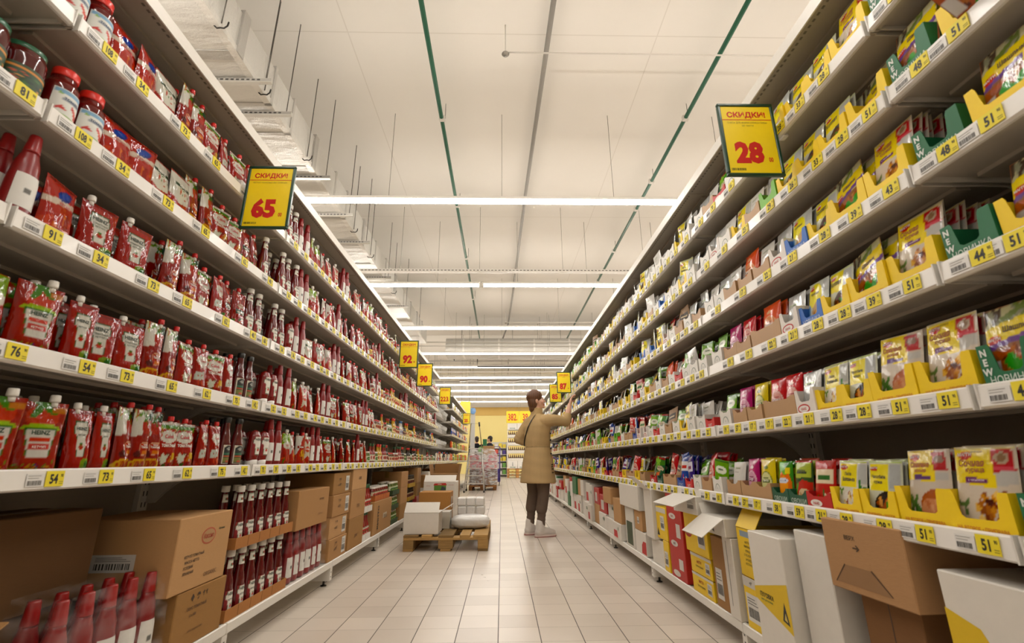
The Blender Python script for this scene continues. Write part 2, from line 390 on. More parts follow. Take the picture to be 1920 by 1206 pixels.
# ---------------------------------------------------------------- ventilation ducts
def duct():
    o = link('air_duct', None, None, TRS(-2.95, 0, 4.4)); tag(o, 'long white foil wrapped air duct above the left rack', 'duct')
    b = MB(); wd, hd = .55, .46
    P = [(-wd, .03), (-wd + .03, 0), (wd - .03, 0), (wd, .03), (wd, hd - .03), (wd - .03, hd), (-wd + .03, hd), (-wd, hd - .03)]
    b.prism(P, -4, 14.2, 'c6c3bc', 'ductfoil'); link('duct_body', b.build('duct_body'), o)
    c = MB(); c.box(wd - .055, -4, -.012, wd + .012, 14.2, .004, 'ccc8c0', 'ductfoil'); c.box(wd + .003, -4, .005, wd + .011, 14.2, .05, 'ccc8c0', 'ductfoil'); link('edge_strip', c.build('edge_strip'), o)
    f = MB(); f.box(-wd - .012, -.02, -.012, wd + .012, .02, hd + .012, 'b5b1aa', 'ductfoil'); fm = f.build('duct_flange')  # flange grey is darkened so the bars carry flange shadows in their colour
    f2 = MB(); f2.box(-wd - .012, -.05, -.008, wd + .02, .05, hd + .014, 'aaa69f', 'ductfoil'); f2m = f2.build('duct_flange')  # broader flange, shadow tone painted in a little deeper
    ys = [1.3, 2.42, 2.75, 3.35, 3.95, 4.4, 5.05, 5.8, 6.3, 7.2, 8.0, 8.8, 9.7, 10.6, 11.5, 12.4, 13.3]
    for i, y in enumerate(ys): link('duct_flange', fm if i % 3 else f2m, o, TRS(0, y, 0))
    h = MB(); h.box(-wd - .15, -.02, -.055, wd + .18, .02, -.014, 'b9b5ac', 'steel'); h.box(-wd - .15, -.022, -.05, wd + .18, -.019, -.018, '8f8a82', 'steel')
    for k in range(26): h.box(-wd - .1 + k * .05, -.0235, -.042, -wd - .072 + k * .05, -.022, -.027, '2e2b28', 'steel')
    for sx in (-wd - .1, wd + .12): h.tube([(sx, 0, -.05), (sx, 0, CEIL - 4.404)], .005, '57534d', 'metal', 6)
    hm = h.build('channel_hanger')
    for y in (3.62, 4.06, 5.2, 6.15, 7.05, 8.6, 10.4, 12.2): link('channel_hanger', hm, o, TRS(0, y, 0))
    k = MB(); P = [(.0, 0, CEIL - 4.404), (.0, 0, .02)]; k.tube(P, .005, '57534d', 'metal', 6)
    k.tube([(-.06, 0, .03), (-.055, 0, -.01), (-.03, 0, -.035), (0, 0, -.03), (.03, 0, -.035), (.055, 0, -.01), (.06, 0, .03)], .007, '35322e', 'metal', 6)
    km = k.build('rod_hook')
    for y in (1.9, 3.05, 3.79, 4.84, 6.69, 7.66, 9.53): link('rod_hook', km, o, TRS(wd + .02, y, -.0))
def ductmat():
    m, N, L, B = nmat('white_foil_insulation')
    g = N.new('ShaderNodeNewGeometry'); a = N.new('ShaderNodeAttribute'); a.attribute_name = 'Col'
    nz = N.new('ShaderNodeTexNoise'); nz.inputs['Scale'].default_value = 3; nz.inputs['Detail'].default_value = 6
    mp = N.new('ShaderNodeMapping'); mp.inputs['Scale'].default_value = (1, 3, 1); L.new(g.outputs['Position'], mp.inputs[0]); L.new(mp.outputs[0], nz.inputs['Vector'])
    vo = N.new('ShaderNodeTexNoise'); vo.inputs['Scale'].default_value = 60; L.new(g.outputs['Position'], vo.inputs['Vector'])
    L.new(a.outputs['Color'], B.inputs['Base Color']); B.inputs['Roughness'].default_value = .42; B.inputs['Metallic'].default_value = .12
    ad = N.new('ShaderNodeMath'); ad.operation = 'MULTIPLY_ADD'; ad.inputs[1].default_value = .12; L.new(vo.outputs['Fac'], ad.inputs[0]); L.new(nz.outputs['Fac'], ad.inputs[2])
    bn = N.new('ShaderNodeBump'); bn.inputs['Strength'].default_value = .6; bn.inputs['Distance'].default_value = .05
    L.new(ad.outputs[0], bn.inputs['Height']); L.new(bn.outputs[0], B.inputs['Normal'])
    return m
MAT['ductfoil'] = ductmat()
duct()
def cross_duct(y, x0, x1, z0, z1, r, label):
    b = MB(); n = 8; P = []
    for (cx_, cz_, a0) in ((.5 - r, z1 - r, 0), (-.5 + r, z1 - r, 90), (-.5 + r, z0 + r, 180), (.5 - r, z0 + r, 270)):
        for k in range(n + 1):
            a = math.radians(a0 + 90 * k / n); P.append((cx_ + r * math.cos(a), cz_ + r * math.sin(a)))
    b.prism(P[::-1], x0, x1, 'b2aea6', 'ductfoil', Matrix.Rotation(-PI / 2, 4, 'Z'))
    for x in np.arange(x0 + .6, x1, 1.2): b.prism([(p[0] * 1.03, p[1] + (p[1] - (z0 + z1) / 2) * .04) for p in P][::-1], x - .03, x + .03, 'ccc8c0', 'ductfoil', Matrix.Rotation(-PI / 2, 4, 'Z'))
    o = link('air_duct', b.build('air_duct'), None, TRS(0, y, 0)); tag(o, label, 'duct'); h = MB()
    for x in np.arange(x0 + .8, x1, 2.4):
        for q in (-.44, .44): h.tube([(x, q, z1 - r), (x, q, CEIL - .004)], .006, '8e8a82', 'metal', 6)
    link('hanging_rods', h.build('hanging_rods'), o)
cross_duct(15.6, -1.9, 8, 4.25, 4.85, .22, 'rounded white air duct crossing the aisle beyond the third lamp row')
cross_duct(24.3, -6, 3.2, 4.3, 4.8, .1, 'square white air duct crossing the far end of the hall')
# ---------------------------------------------------------------- pipes, conduits, sprinklers
def pipe(name, label, pts, r, c, clips=(), cat='pipe', mat='plastic', sag=0):
    o = link(name, None); b = MB(); b.tube(pts, r, c, mat, 10); link('pipe_run', b.build('pipe_run'), o)
    if clips:
        k = MB(); k.cbox(-r * 1.5, -.025, -r * 1.4, r * 1.5, .025, r * 1.4, 'cfcac2' if len(clips) < 9 else '3b3a37', 'steel', .006)
        k.tube([(r * 1.5, 0, 0), (r * 1.5, 0, CEIL - pts[0][2] - .004)], .004, '5b5750', 'metal', 6); km = k.build('pipe_clip')
        for y in clips: link('pipe_clip', km, o, TRS(pts[0][0], y, pts[0][2]))
    return tag(o, label, cat)
pipe('conduit_pipe', 'green conduit pipe along the ceiling, left of the aisle centre', [(-.82, -4, 5.35), (-.83, 9, 5.35), (-.86, 17.6, 5.35)], .028, '14543c', (2.0, 5.25, 7.5, 9.8, 12.6))
pipe('conduit_pipe', 'green conduit pipe along the ceiling above the right rack', [(2.53, -4, 5.35), (2.53, 17.6, 5.35)], .028, '14543c', (3.3, 5.2, 6.7, 7.6, 9.4, 11.2))
pipe('cable_conduit', 'grey twin cable run along the ceiling centre', [(.60, 2, 5.5), (.43, 7.4, 5.5), (.31, 13, 5.5), (.22, 15.6, 5.45), (.02, 16.4, 5.1), (-.02, 16.6, 4.9)], .03, '8f8b85', ())
o = link('sprinkler', None, None, TRS(0, 4.03, 5.2)); tag(o, 'ceiling sprinkler on a thin white branch pipe near the camera', 'sprinkler')
b = MB(); b.tube([(.04, 0, 0), (6, 0, 0)], .009, 'd5d0c7', 'steel'); b.tube([(.04, 0, 0), (.04, 0, .396)], .007, 'cfcac1', 'steel'); link('branch_pipe', b.build('branch_pipe'), o)
b = MB(); b.lathe([(.006, .0), (.014, -.012), (.04, -.018), (.042, -.026), (.012, -.034), (.008, -.045), (.02, -.05)], 14, '8f8a82', 'metal', Matrix.Translation((.04, 0, 0))); link('sprinkler_head', b.build('sprinkler_head'), o)
o2 = link('sprinkler', None, None, TRS(.09, 14.2, 5.1)); tag(o2, 'ceiling sprinkler above the far end of the aisle', 'sprinkler')
for c_ in list(o.children): link(c_.name.split('.')[0], c_.data, o2)
b = MB()
for (x0, x1, y, z, r) in ((-3.2, 4.5, 14.9, 4.62, .02), (-3.2, 4.5, 14.95, 4.5, .015)): b.tube([(x0, y, z), (x1, y, z)], r, 'bdb8ae', 'steel')
for x in (-2.8, -.6, 1.6, 3.8): b.tube([(x, 14.93, 4.5), (x, 14.93, CEIL - .004)], .005, '8e8a82', 'metal', 6)
tag(link('water_pipe', b.build('water_pipe')), 'pair of thin grey pipes running along the crossing duct', 'pipe')
b = MB(); b.tube([(-1.75, 16.6, 4.35), (-1.75, 16.6, 4.45), (5, 16.6, 4.45)], .03, '35332f', 'metal'); b.tube([(-.9, 16.6, 4.45), (-.9, 16.6, 4.12), (5, 16.6, 4.12)], .025, '35332f', 'metal')
for x in (-1.5, .4, 2.2, 4.1): b.tube([(x, 16.6, 4.45), (x, 16.6, CEIL - .004)], .006, '5a564f', 'metal', 6)
tag(link('sprinkler_main', b.build('sprinkler_main')), 'black steel sprinkler main crossing the aisle behind the duct', 'pipe')
for k, (y, z, c_) in enumerate(((18.6, 4.75, 'a39e95'), (20.2, 4.6, 'cfcac2'), (22.2, 4.7, '8b867e'))):
    b = MB(); b.tube([(-5, y, z), (5, y, z)], .03, c_, 'steel'); b.tube([(-5, y + .2, z - .12), (5, y + .2, z - .12)], .018, 'c4bfb6', 'steel')
    for x in (-3, -1.4, .3, 1.9, 3.6): b.tube([(x, y, z), (x, y, CEIL - .004)], .006, '5a564f', 'metal')
    tag(link('service_pipe', b.build('service_pipe')), ['grey service pipes crossing behind the fifth lamp row', 'pale service pipes crossing behind the sixth lamp row', 'dark grey service pipes crossing behind the seventh lamp row'][k], 'pipe')
# rolled foil sleeve hanging below the lamps
b = MB(); f = lambda u, v: (-1.9 + 3.7 * u, .16 * np.cos(2 * PI * v), .1 * np.sin(2 * PI * v) + .02 * np.sin(9 * u) - .01 * np.sin(31 * u))
b.grid(f, 40, 14, '9a958d', 'silver'); [b.tube([(x, 0, .08), (x, 0, CEIL - 4.334)], .004, '8e8a82', 'metal', 6) for x in (-1.5, 0, 1.5)]; b2 = b.build('foil_sleeve')
tag(link('foil_sleeve', b2, None, TRS(0, 20.6, 4.33)), 'crumpled silver foil sleeve lying along a far lamp row', 'duct')

# ================================================================ racks
XL, XR = -1.222, 1.092
JY = [1.04 + 1.33 * k for k in range(-1, 14)]          # joints between bays
LZS = [.839, 1.148, 1.472, 1.786, 2.10]; LTOP = 2.415; LBASE = .165
RZS = [.691, 1.013, 1.32, 1.60, 1.86, 2.12]; RTOP = 2.392; RBASE = .14
STEEL = 'b8afa2'; RAIL = 'e4e0da'; DEEP = .47
def tag_mesh(num, sub='90'):
    b = MB()
    b.box(-.052, -.0012, .004, -.004, 0, .036, 'e9e6e1', 'paper')
    for k, zz in enumerate((.030, .024)): b.box(-.049, -.0016, zz, -.014 - .006 * k, -.0012, zz + .0015, '9a968f', 'paper')
    r = random.Random(num)
    x = -.049
    while x < -.012:
        wv = r.choice((.0008, .0014, .002)); b.box(x, -.0016, .007, x + wv, -.0012, .019, '55524d', 'paper'); x += wv + r.choice((.0008, .0014))
    b.box(0, -.0022, .002, .052, 0, .042, 'f1dc22', 'paper')
    b.text(num, lambda x, y: (.022 + x, -.0026 + 0 * x, .010 + y), .024, '1c1a12', 'paper', .035, .72 if len(num) < 3 else .55)
    b.text(sub, lambda x, y: (.045 + x, -.0026 + 0 * x, .026 + y), .008, '2c2a18', 'paper', .02, .7)
    for zz in (.008, .013): b.box(.039, -.0026, zz, .05, -.0022, zz + .0015, '7c721c', 'paper')
    return b.build('price_tag')
TG = {}
def tagm(n):
    if n not in TG: TG[n] = tag_mesh(n)
    return TG[n]
def bracket_mesh(D):
    b = MB(); n = 10
    P = [(-.012, -.02)] + [(-.012 - (D - .05) * t, -.05 - .10 * max(0, (t - .55) / .45) ** 2 * 1.2) for t in [k / n for k in range(n + 1)]] + [(-D + .01, -.17), (-D + .01, -.02)]
    b.prism(P[::-1], -.002, .002, 'cdc7bd', 'steel'); return b.build('shelf_bracket')
BRK = bracket_mesh(DEEP)
def shelf_meshes(Ln, D):
    g = .008; b = MB()
    b.cbox(-D, -Ln / 2 + .002, -.036, -.010, Ln / 2 - .002, -.012, STEEL, 'steel', .004)
    for x in (-D * .36, -D * .7): b.box(x - .02, -Ln / 2 + .03, -.047, x + .02, Ln / 2 - .03, -.036, STEEL, 'steel')
    b.box(-.03, -Ln / 2 + .002, -.05, -.010, Ln / 2 - .002, -.036, STEEL, 'steel')
    r = MB()
    r.prism([(-.012, -.055), (-.004, -.055), (.004, -.050), (.0, -.004), (-.006, 0), (-.012, 0)], -Ln / 2 + g, Ln / 2 - g, RAIL, 'plastic')
    for s in (-1, 1): r.box(-.012, s * (Ln / 2 - g) - .002, -.056, .0045, s * (Ln / 2 - g) + .002, .002, 'd8d4cd', 'plastic')
    return b.build('shelf_deck'), r.build('price_rail')
SHM = shelf_meshes(1.33, DEEP)
TOPM = MB()
TOPM.cbox(-.40, -.664, -.03, 0, .664, -.008, 'a39a8c', 'steel', .004); TOPM.box(-.002, -.664, -.045, .004, .664, .006, 'd9d4cb', 'steel')
for k in range(52): TOPM.box(-.034, -.645 + k * .025, -.0312, -.026, -.633 + k * .025, -.0298, '6a645a', 'steel')
for x in (-.13, -.27): TOPM.box(x - .02, -.64, -.04, x + .02, .64, -.03, 'a39a8c', 'steel')
TOPM = TOPM.build('shelf_deck')
BASEM = MB(); BASEM.cbox(-DEEP, -.663, -.03, -.006, .663, -.004, 'd6d0c6', 'steel', .004); BASEM.cbox(-.02, -.663, -.045, 0, .663, .0, 'dedad2', 'steel', .004); BASEM = BASEM.build('shelf_deck')
def foot_mesh(T):
    b = MB(); b.cbox(-.5, -.022, .035, -.004, -.018, T, 'd4cfc6', 'steel', .001); b.cbox(-.5, .018, .035, -.004, .022, T, 'd4cfc6', 'steel', .001)
    b.cbox(-.02, -.022, .035, -.004, .022, T, 'dad5cc', 'steel', .002)
    for z in (.055, .085): b.box(-.004, -.006, z, -.0035, .006, z + .008, '4a463f', 'steel')
    for x in (-.05, -.44): b.lathe([(.008, .002), (.008, .04)], 8, '4c4842', 'metal', Matrix.Translation((x, 0, 0))); b.lathe([(.022, .0005), (.022, .006), (.008, .01)], 12, '3a3631', 'metal', Matrix.Translation((x, 0, 0)))
    return b.build('rack_foot')
FOOT = {'left': foot_mesh(LBASE - .046), 'right': foot_mesh(RBASE - .046)}
def upright_mesh(H):
    b = MB(); b.cbox(-.03, -.03, 0, .03, .03, H, 'cfc9bf', 'steel', .003)
    z = .2
    while z < H - .05:
        for yy in (-.014, .008): b.box(.030, yy, z, .0305, yy + .006, z + .022, '2a2723', 'steel')
        z += .05
    return b.build('upright_post')
UPR = upright_mesh(2.42)
PANEL = MB(); PANEL.box(-.008, -.635, .12, .004, .635, 2.40, '8f8679', 'steel')
for z in np.arange(.42, 2.4, .3): PANEL.box(.004, -.635, z, .0045, .635, z + .004, '8a8378', 'steel')
PANEL = PANEL.build('back_panel')
SHELVES = {}
def rack(side, bays, zs, top, base, xf):
    sg = 1 if side == 'left' else -1                       # +x is the aisle for the left rack
    rz = 0 if side == 'left' else PI
    o = link('shelving_rack', None, None, TRS(xf - sg * (DEEP + .04), 0, 0, 0)); tag(o, f'long white steel supermarket rack along the {side} side of the aisle', 'shelving rack')
    for k in bays: link('back_panel', PANEL, o, TRS(0, JY[k] + .665, 0, rz))
    for k in list(bays) + [bays[-1] + 1]:
        link('upright_post', UPR, o, TRS(0, JY[k], 0, rz)); link('rack_foot', FOOT[side], o, TRS(sg * (DEEP + .04), JY[k], 0, rz))
    for k in bays:
        bn = ORD[k + 1]; ym = JY[k] + .665
        for li, z in enumerate(zs):
            s = link('shelf', None, None, TRS(xf, ym, z, rz)); s.empty_display_size = .05
            tag(s, f'white steel shelf with price rail, {ORD[li + 1]} above the base, {bn} bay of {side} rack', 'shelf', f'price railed shelves of the {side} rack')
            link('shelf_deck', SHM[0], s); rl = link('price_rail', SHM[1], s)
            for e in (-.655, .655): link('shelf_bracket', BRK, s, TRS(0, e, 0))
            SHELVES[(side, k, li)] = rl
        s = link('shelf', TOPM, None, TRS(xf, ym, top, rz)); tag(s, f'bare top shelf of the {side} rack, {bn} bay from the camera', 'shelf', f'bare top shelves of the {side} rack')
        s = link('shelf', BASEM, None, TRS(xf, ym, base, rz)); tag(s, f'low white base shelf of the {side} rack, {bn} bay from the camera', 'shelf', f'base shelves of the {side} rack')
LB = list(range(0, 7)); RB = list(range(0, 10))
rack('left', LB, LZS, LTOP, LBASE, XL); rack('right', RB, RZS, RTOP, RBASE, XR)
def put_tag(side, li, y, num):
    k = max(i for i in range(len(JY)) if JY[i] <= y); key = (side, k, li)
    if key not in SHELVES: return
    y0 = JY[k] + .665; yl = min(max(y - y0, -.58), .58)
    rl = SHELVES[key]
    ly = yl if side == 'left' else -yl
    link('price_tag', tagm(num), rl, Matrix.Translation((.005, ly, -.048)) @ Matrix.Rotation(PI / 2, 4, 'Z') @ Matrix.Rotation(math.radians(-4), 4, 'X'))
TL = {0: [(1.32, '54'), (1.49, '73'), (1.67, '65'), (1.87, '62'), (2.1, '75'), (2.28, '142')], 1: [(1.11, '76'), (1.33, '54'), (1.48, '73'), (1.69, '65'), (1.9, '62'), (2.12, '75'), (2.30, '142')],
      2: [(1.11, '91'), (1.28, '34'), (1.50, '73'), (1.68, '65'), (1.94, '62'), (2.17, '40'), (2.31, '60')], 3: [(.98, '81'), (1.11, '108'), (1.27, '34'), (1.48, '73'), (1.70, '65'), (2.0, '62'), (2.25, '40')],
      4: [(.9, '81'), (1.10, '108'), (1.26, '34'), (1.48, '73'), (1.68, '65'), (1.95, '62'), (2.2, '40')]}
TR_ = {0: [(.88, '44'), (1.13, '51'), (1.29, '51'), (1.42, '28'), (1.57, '28'), (1.69, '21'), (1.81, '59'), (1.95, '58'), (2.1, '17'), (2.2, '57'), (2.3, '19')],
      1: [(.96, '44'), (1.13, '51'), (1.27, '51'), (1.4, '28'), (1.52, '28'), (1.66, '21'), (1.79, '22'), (1.91, '17'), (2.04, '17'), (2.17, '57'), (2.29, '19')],
      2: [(.88, '51'), (.99, '44'), (1.14, '51'), (1.27, '39'), (1.39, '28'), (1.52, '28'), (1.66, '21'), (1.8, '22'), (1.98, '17'), (2.15, '19')],
      3: [(.85, '51'), (.97, '48'), (1.11, '43'), (1.26, '39'), (1.40, '28'), (1.58, '21'), (1.75, '22'), (1.95, '17'), (2.2, '15')],
      4: [(.85, '51'), (.97, '48'), (1.12, '51'), (1.24, '28'), (1.36, '33'), (1.5, '26'), (1.65, '29'), (1.85, '23'), (2.05, '10'), (2.25, '16')],
      5: [(.9, '51'), (1.0, '48'), (1.25, '28'), (1.38, '33'), (1.5, '28'), (1.7, '10'), (1.9, '16'), (2.1, '70'), (2.25, '10')]}
for li, L_ in TL.items():
    for y, n in L_: put_tag('left', li, y, n)
for li, L_ in TR_.items():
    for y, n in L_: put_tag('right', li, y, n)
for side, bays, nl, pool in (('left', LB[2:], 5, ['103', '46', '32', '73', '49', '42', '36', '60', '75', '39', '90', '92', '223', '58']), ('right', RB[2:], 6, ['18', '57', '17', '22', '21', '20', '16', '25', '10', '29', '46', '15'])):
    r = random.Random(3)
    for k in bays:
        for li in range(nl):
            n = 9 if k < 5 else 7
            for i in range(n): put_tag(side, li, JY[k] + .1 + 1.15 * (i + r.uniform(-.15, .15)) / (n - 1), r.choice(pool))
# ---------------------------------------------------------------- yellow sale signs
def sign_mesh(big, small, cents, W=.225, Hh=.335):
    fr = MB(); t = .013; c = '0f3d2a'
    fr.cbox(-W / 2, -.008, 0, W / 2, .008, t, c, 'plastic', .003); fr.cbox(-W / 2, -.008, Hh - t, W / 2, .008, Hh, c, 'plastic', .003)
    fr.cbox(-W / 2, -.008, t, -W / 2 + t, .008, Hh - t, c, 'plastic', .003); fr.cbox(W / 2 - t, -.008, t, W / 2, .008, Hh - t, c, 'plastic', .003)
    b = MB(); b.box(-W / 2 + t, -.003, t, W / 2 - t, .003, Hh - t, 'fbdc08', 'card')
    P = lambda x0, y0: (lambda x, y: (x0 + x, -.0036 + 0 * x, y0 + y))
    R_ = 'cf1410'
    b.text('СКИДКИ!', P(.0, Hh - .064), .024, R_, 'card', .035, .155 / (glyphs('СКИДКИ!', .035)[2] * .024))
    b.box(-W / 2 + t, -.0036, Hh - .078, W / 2 - t, -.003, Hh - .075, R_, 'card')
    for i, s in enumerate(small): b.text(s, P(0, Hh - .094 - .014 * i), .0075, '8a7f2a', 'card', 0, .85)
    bo = .058 if len(big) < 3 else .03; wb = glyphs(big, bo)[2]; tw = .112 if len(big) < 3 else .15
    b.text(big, P(-.012, .064), (.088), R_, 'card', bo, tw / (wb * .088))
    b.text(cents, P(.068, .064), .02, R_, 'card', .03, .62)
    x = -W / 2 + .02; r = random.Random(big)
    while x < -W / 2 + .075:
        wv = r.choice((.0008, .0016, .0026)); b.box(x, -.0036, t + .012, x + wv, -.003, t + .022, '4a4414', 'card'); x += wv + r.choice((.001, .002))
    return fr.build('sign_frame'), b.build('sign_card')
def clip_mesh(s):
    b = MB(); b.cbox(s * .10 if s > 0 else -.16, -.004, .20, .16 if s > 0 else -.10, .004, .235, 'dcd8d2', 'plastic', .003)
    b.cbox(s * .135 - .012, -.02, .17, s * .135 + .012, .012, .25, 'e4e0da', 'plastic', .004); return b.build('sign_clip')
SG = []
def sale_sign(side, y, zb, big, small, cents, label):
    f, c = sign_mesh(big, small, cents); x = XL + .116 if side == 'left' else XR - .116
    o = link('sale_sign', None, None, TRS(x, y, zb)); link('sign_frame', f, o); link('sign_card', c, o); link('sign_clip', clip_mesh(-1 if side == 'left' else 1), o)
    tag(o, label, 'sign', 'yellow sale signs on the racks')
sale_sign('left', 1.935, 1.885, '65', ['КЕТЧУП ТОМАТНЫЙ 350Г СЛОБОДА'], '00', 'yellow sale sign reading 65 clipped to the left rack')
sale_sign('right', 1.503, 1.888, '28', ['СМЕСЬ ДЛЯ ЖАРКИ КУРИЦА-ГРИБЫ', '20Г МАГГИ'], '00', 'yellow sale sign reading 28 clipped to the right rack')
sale_sign('left', 5.36, 1.895, '92', ['СОУС'], '00', 'yellow sale sign reading 92 on the left rack')
sale_sign('left', 6.55, 1.86, '90', ['СОУС'], '00', 'yellow sale sign reading 90 on the left rack')
sale_sign('left', 9.0, 1.883, '223', ['СОУС'], '00', 'yellow sale sign reading 223 on the left rack')
sale_sign('left', 14.6, 1.92, '25', ['ЧИПСЫ'], '00', 'yellow sale sign reading 25 at the far left')
sale_sign('right', 7.18, 1.846, '87', ['ПРИПРАВА'], '00', 'yellow sale sign reading 87 above the reaching hand')
sale_sign('right', 8.36, 1.84, '85', ['ПРИПРАВА'], '00', 'yellow sale sign reading 85 left of the reaching hand')
# ================================================================ printed art
class Art:
    """print on a pack face, sampled at u (across), v (up)"""
    def __init__(s, u, v, base): s.u, s.v = u, v; s.C = np.tile(col(base), (len(u), 1))
    def put(s, m, c): s.C[m] = col(c); return s
    def rect(s, u0, v0, u1, v1, c): return s.put((s.u > u0) & (s.u < u1) & (s.v > v0) & (s.v < v1), c)
    def ell(s, a, b, ru, rv, c, r=0):
        du, dv = s.u - a, s.v - b; cr, sr = math.cos(r), math.sin(r)
        return s.put(((du * cr + dv * sr) / ru) ** 2 + ((-du * sr + dv * cr) / rv) ** 2 < 1, c)
    def poly(s, P, c):
        ins = np.zeros(len(s.u), bool); n = len(P)
        for i in range(n):
            (x0, y0), (x1, y1) = P[i], P[(i + 1) % n]
            if y0 == y1: continue
            ins ^= ((y0 > s.v) != (y1 > s.v)) & (s.u < (x1 - x0) * (s.v - y0) / (y1 - y0) + x0)
        return s.put(ins, c)
    def food(s, a, b, ru, rv, pal, n, seed, size=.3):
        r = random.Random(seed)
        for i in range(n):
            t = r.uniform(0, 2 * PI); q = math.sqrt(r.random())
            s.ell(a + ru * q * math.cos(t), b + rv * q * math.sin(t), ru * size * r.uniform(.5, 1.1), rv * size * r.uniform(.5, 1.1), r.choice(pal), r.uniform(0, 3))
        return s
    def leaf(s, a, b, r, c='3f7d2a', n=3, seed=1):
        q = random.Random(seed)
        for i in range(n):
            t = 2 * PI * i / n + q.uniform(0, 1); s.ell(a + r * .7 * math.cos(t), b + r * .6 * math.sin(t), r * .8, r * .33, c, t)
        return s
MEAT = ['7a3d1c', '96502a', 'b06a35', '5e2a14', 'c58a4e', '8a3a1a']; CHICK = ['c98a3e', 'e0b05a', 'a8652c', 'f0c878', '8a4a20', 'd8953c']
PASTA = ['e8cf8a', 'd8a850', 'c0602a', 'f2e2b0', 'b8842c']; VEG = ['c8321e', 'e07a20', '4d8a2c', 'd8b040', '9a2a16']
KEY = [(.12, .98), (.88, .98), (.88, .86), (.95, .82), (.95, .66), (.80, .58), (.74, .03), (.26, .03), (.20, .58), (.05, .66), (.05, .82), (.12, .86)]
def keystone(A, a, b, wd, hd, inner=True):
    P = [(a + (x - .5) * wd, b + (y - .5) * hd) for x, y in KEY]; A.poly(P, '2e5a34')
    P = [(a + (x - .5) * wd * .9, b + (y - .5) * hd * .94) for x, y in KEY]; A.poly(P, 'ece8dc')
    if inner: A.ell(a, b - hd * .2, wd * .12, hd * .09, 'c4231a').leaf(a, b - hd * .12, wd * .07, '3c7a30')
    return A
def art_keystone(u, v):
    A = Art(u, v, 'b01216'); A.rect(0, .92, 1, 1, '8e0d12'); A.ell(.8, .12, .3, .1, '7f9a34').ell(.86, .12, .2, .07, '2f6a2c'); A.food(.75, .85, .2, .05, ['c9221c', 'd8402a'], 5, 3)
    return keystone(A, .46, .52, .66, .62).C
def art_keypale(u, v):
    A = Art(u, v, 'b41a1a'); A.poly([(0, .95), (1, .95), (.9, .3), (.3, .2), (0, .4)], 'e6e2d4'); A.food(.5, .55, .3, .2, ['4d7a3a', '2f5a34', 'c43a2a'], 12, 4, .15); A.rect(.15, .66, .85, .74, '2f4a30')
    return A.C
def art_tomatokid(u, v):
    A = Art(u, v, 'ab1713'); A.ell(.5, .78, .34, .17, 'd2321e').leaf(.5, .95, .2, '4f8a2a', 5, 2); A.ell(.5, .62, .4, .06, 'a8cc3c')
    A.poly([(.16, .62), (.84, .62), (.72, .2), (.28, .2)], '3c7030'); A.poly([(.19, .6), (.81, .6), (.7, .22), (.3, .22)], 'e9e4da')
    A.rect(.28, .42, .72, .48, 'd4382c').rect(.3, .33, .7, .39, 'd46a6a'); A.food(.5, .06, .48, .05, ['6a8a2a', 'd89a2a', '34448a', '8aa83a'], 26, 5, .25); A.rect(.66, .86, 1, .93, 'd07a2c')
    return A.C
def art_bowl(u, v):
    A = Art(u, v, '9c1417'); A.poly([(0, .54), (.42, .58), (.6, 1), (0, 1)], 'e7e2d6'); A.rect(.0, .93, 1, 1, 'dcd8c8'); A.food(.35, .92, .4, .06, ['5f8a34', '8aa848', 'cfe0a0', 'c8502c'], 14, 2, .3); A.poly([(.72, .8), (1, .82), (1, 1), (.7, 1)], '2c4a32')
    A.ell(.62, .72, .22, .13, 'c01e16').leaf(.6, .85, .1, '4c7d2c', 4, 3); A.poly([(.36, .44), (.97, .47), (.97, .28), (.36, .22)], 'e5b8a0'); A.poly([(.39, .42), (.97, .45), (.97, .3), (.39, .24)], 'bf2018')
    A.rect(.5, .26, .97, .32, 'e87a28'); A.ell(.3, .26, .16, .06, '5a0c10'); A.ell(.45, .09, .46, .1, 'e3b96a').ell(.45, .10, .36, .065, 'b8321a').food(.45, .1, .3, .05, ['d8862c', '8a1c10', 'e8b050'], 10, 6, .3)
    return A.C
def art_oval(u, v):
    A = Art(u, v, 'b01317'); A.rect(0, .84, 1, 1, '5a8a34').food(.5, .88, .5, .06, ['7aa83c', 'cfe08a', '3c6a2c'], 12, 2, .25); A.rect(0, .94, 1, 1, 'dedad0'); A.ell(.5, .68, .4, .13, 'ece6da'); A.food(.14, .66, .1, .06, ['d23a1e'], 3, 1)
    A.food(.5, .17, .46, .14, ['7a2a1c', '9a3a22', 'c86a3c', '5c1a14', 'e0c8a8', '4a6a2a'], 22, 8, .25); A.poly([(.3, .36), (.42, .28), (.55, .32), (.46, .16), (.3, .1), (.2, .2)], 'dfe0cc'); A.rect(.72, .22, .95, .34, 'e8b21e')
    return A.C
def art_tomats(u, v):
    A = Art(u, v, 'a91418'); A.rect(0, .92, 1, 1, 'c8302a'); A.ell(.55, .7, .4, .13, 'ece6da'); A.food(.55, .54, .4, .05, ['e07878', 'd04848'], 8, 2, .2); A.poly([(.12, .42), (.68, .45), (.66, .26), (.1, .23)], 'd4d8cc'); A.food(.36, .36, .2, .06, ['b83a3a', '6a8a5a'], 5, 2, .25)
    A.food(.5, .1, .45, .1, ['d8281a', 'e04a30', 'b81a14'], 12, 5, .32); A.rect(0, 0, 1, .03, '2a4a20')
    return A.C
def art_richred(u, v):
    A = Art(u, v, '9e1216'); A.food(.5, .8, .4, .12, ['c8281c', 'd84028', '8a0e12'], 10, 4, .35); A.rect(.18, .38, .82, .52, '24483a').rect(.24, .43, .76, .46, 'd8d4c0'); A.food(.45, .12, .5, .13, ['2c6a2a', '4a8a34', 'c8281c', 'e05a30'], 22, 9, .22); A.ell(.5, .62, .24, .06, 'e0d0b8')
    return A.C
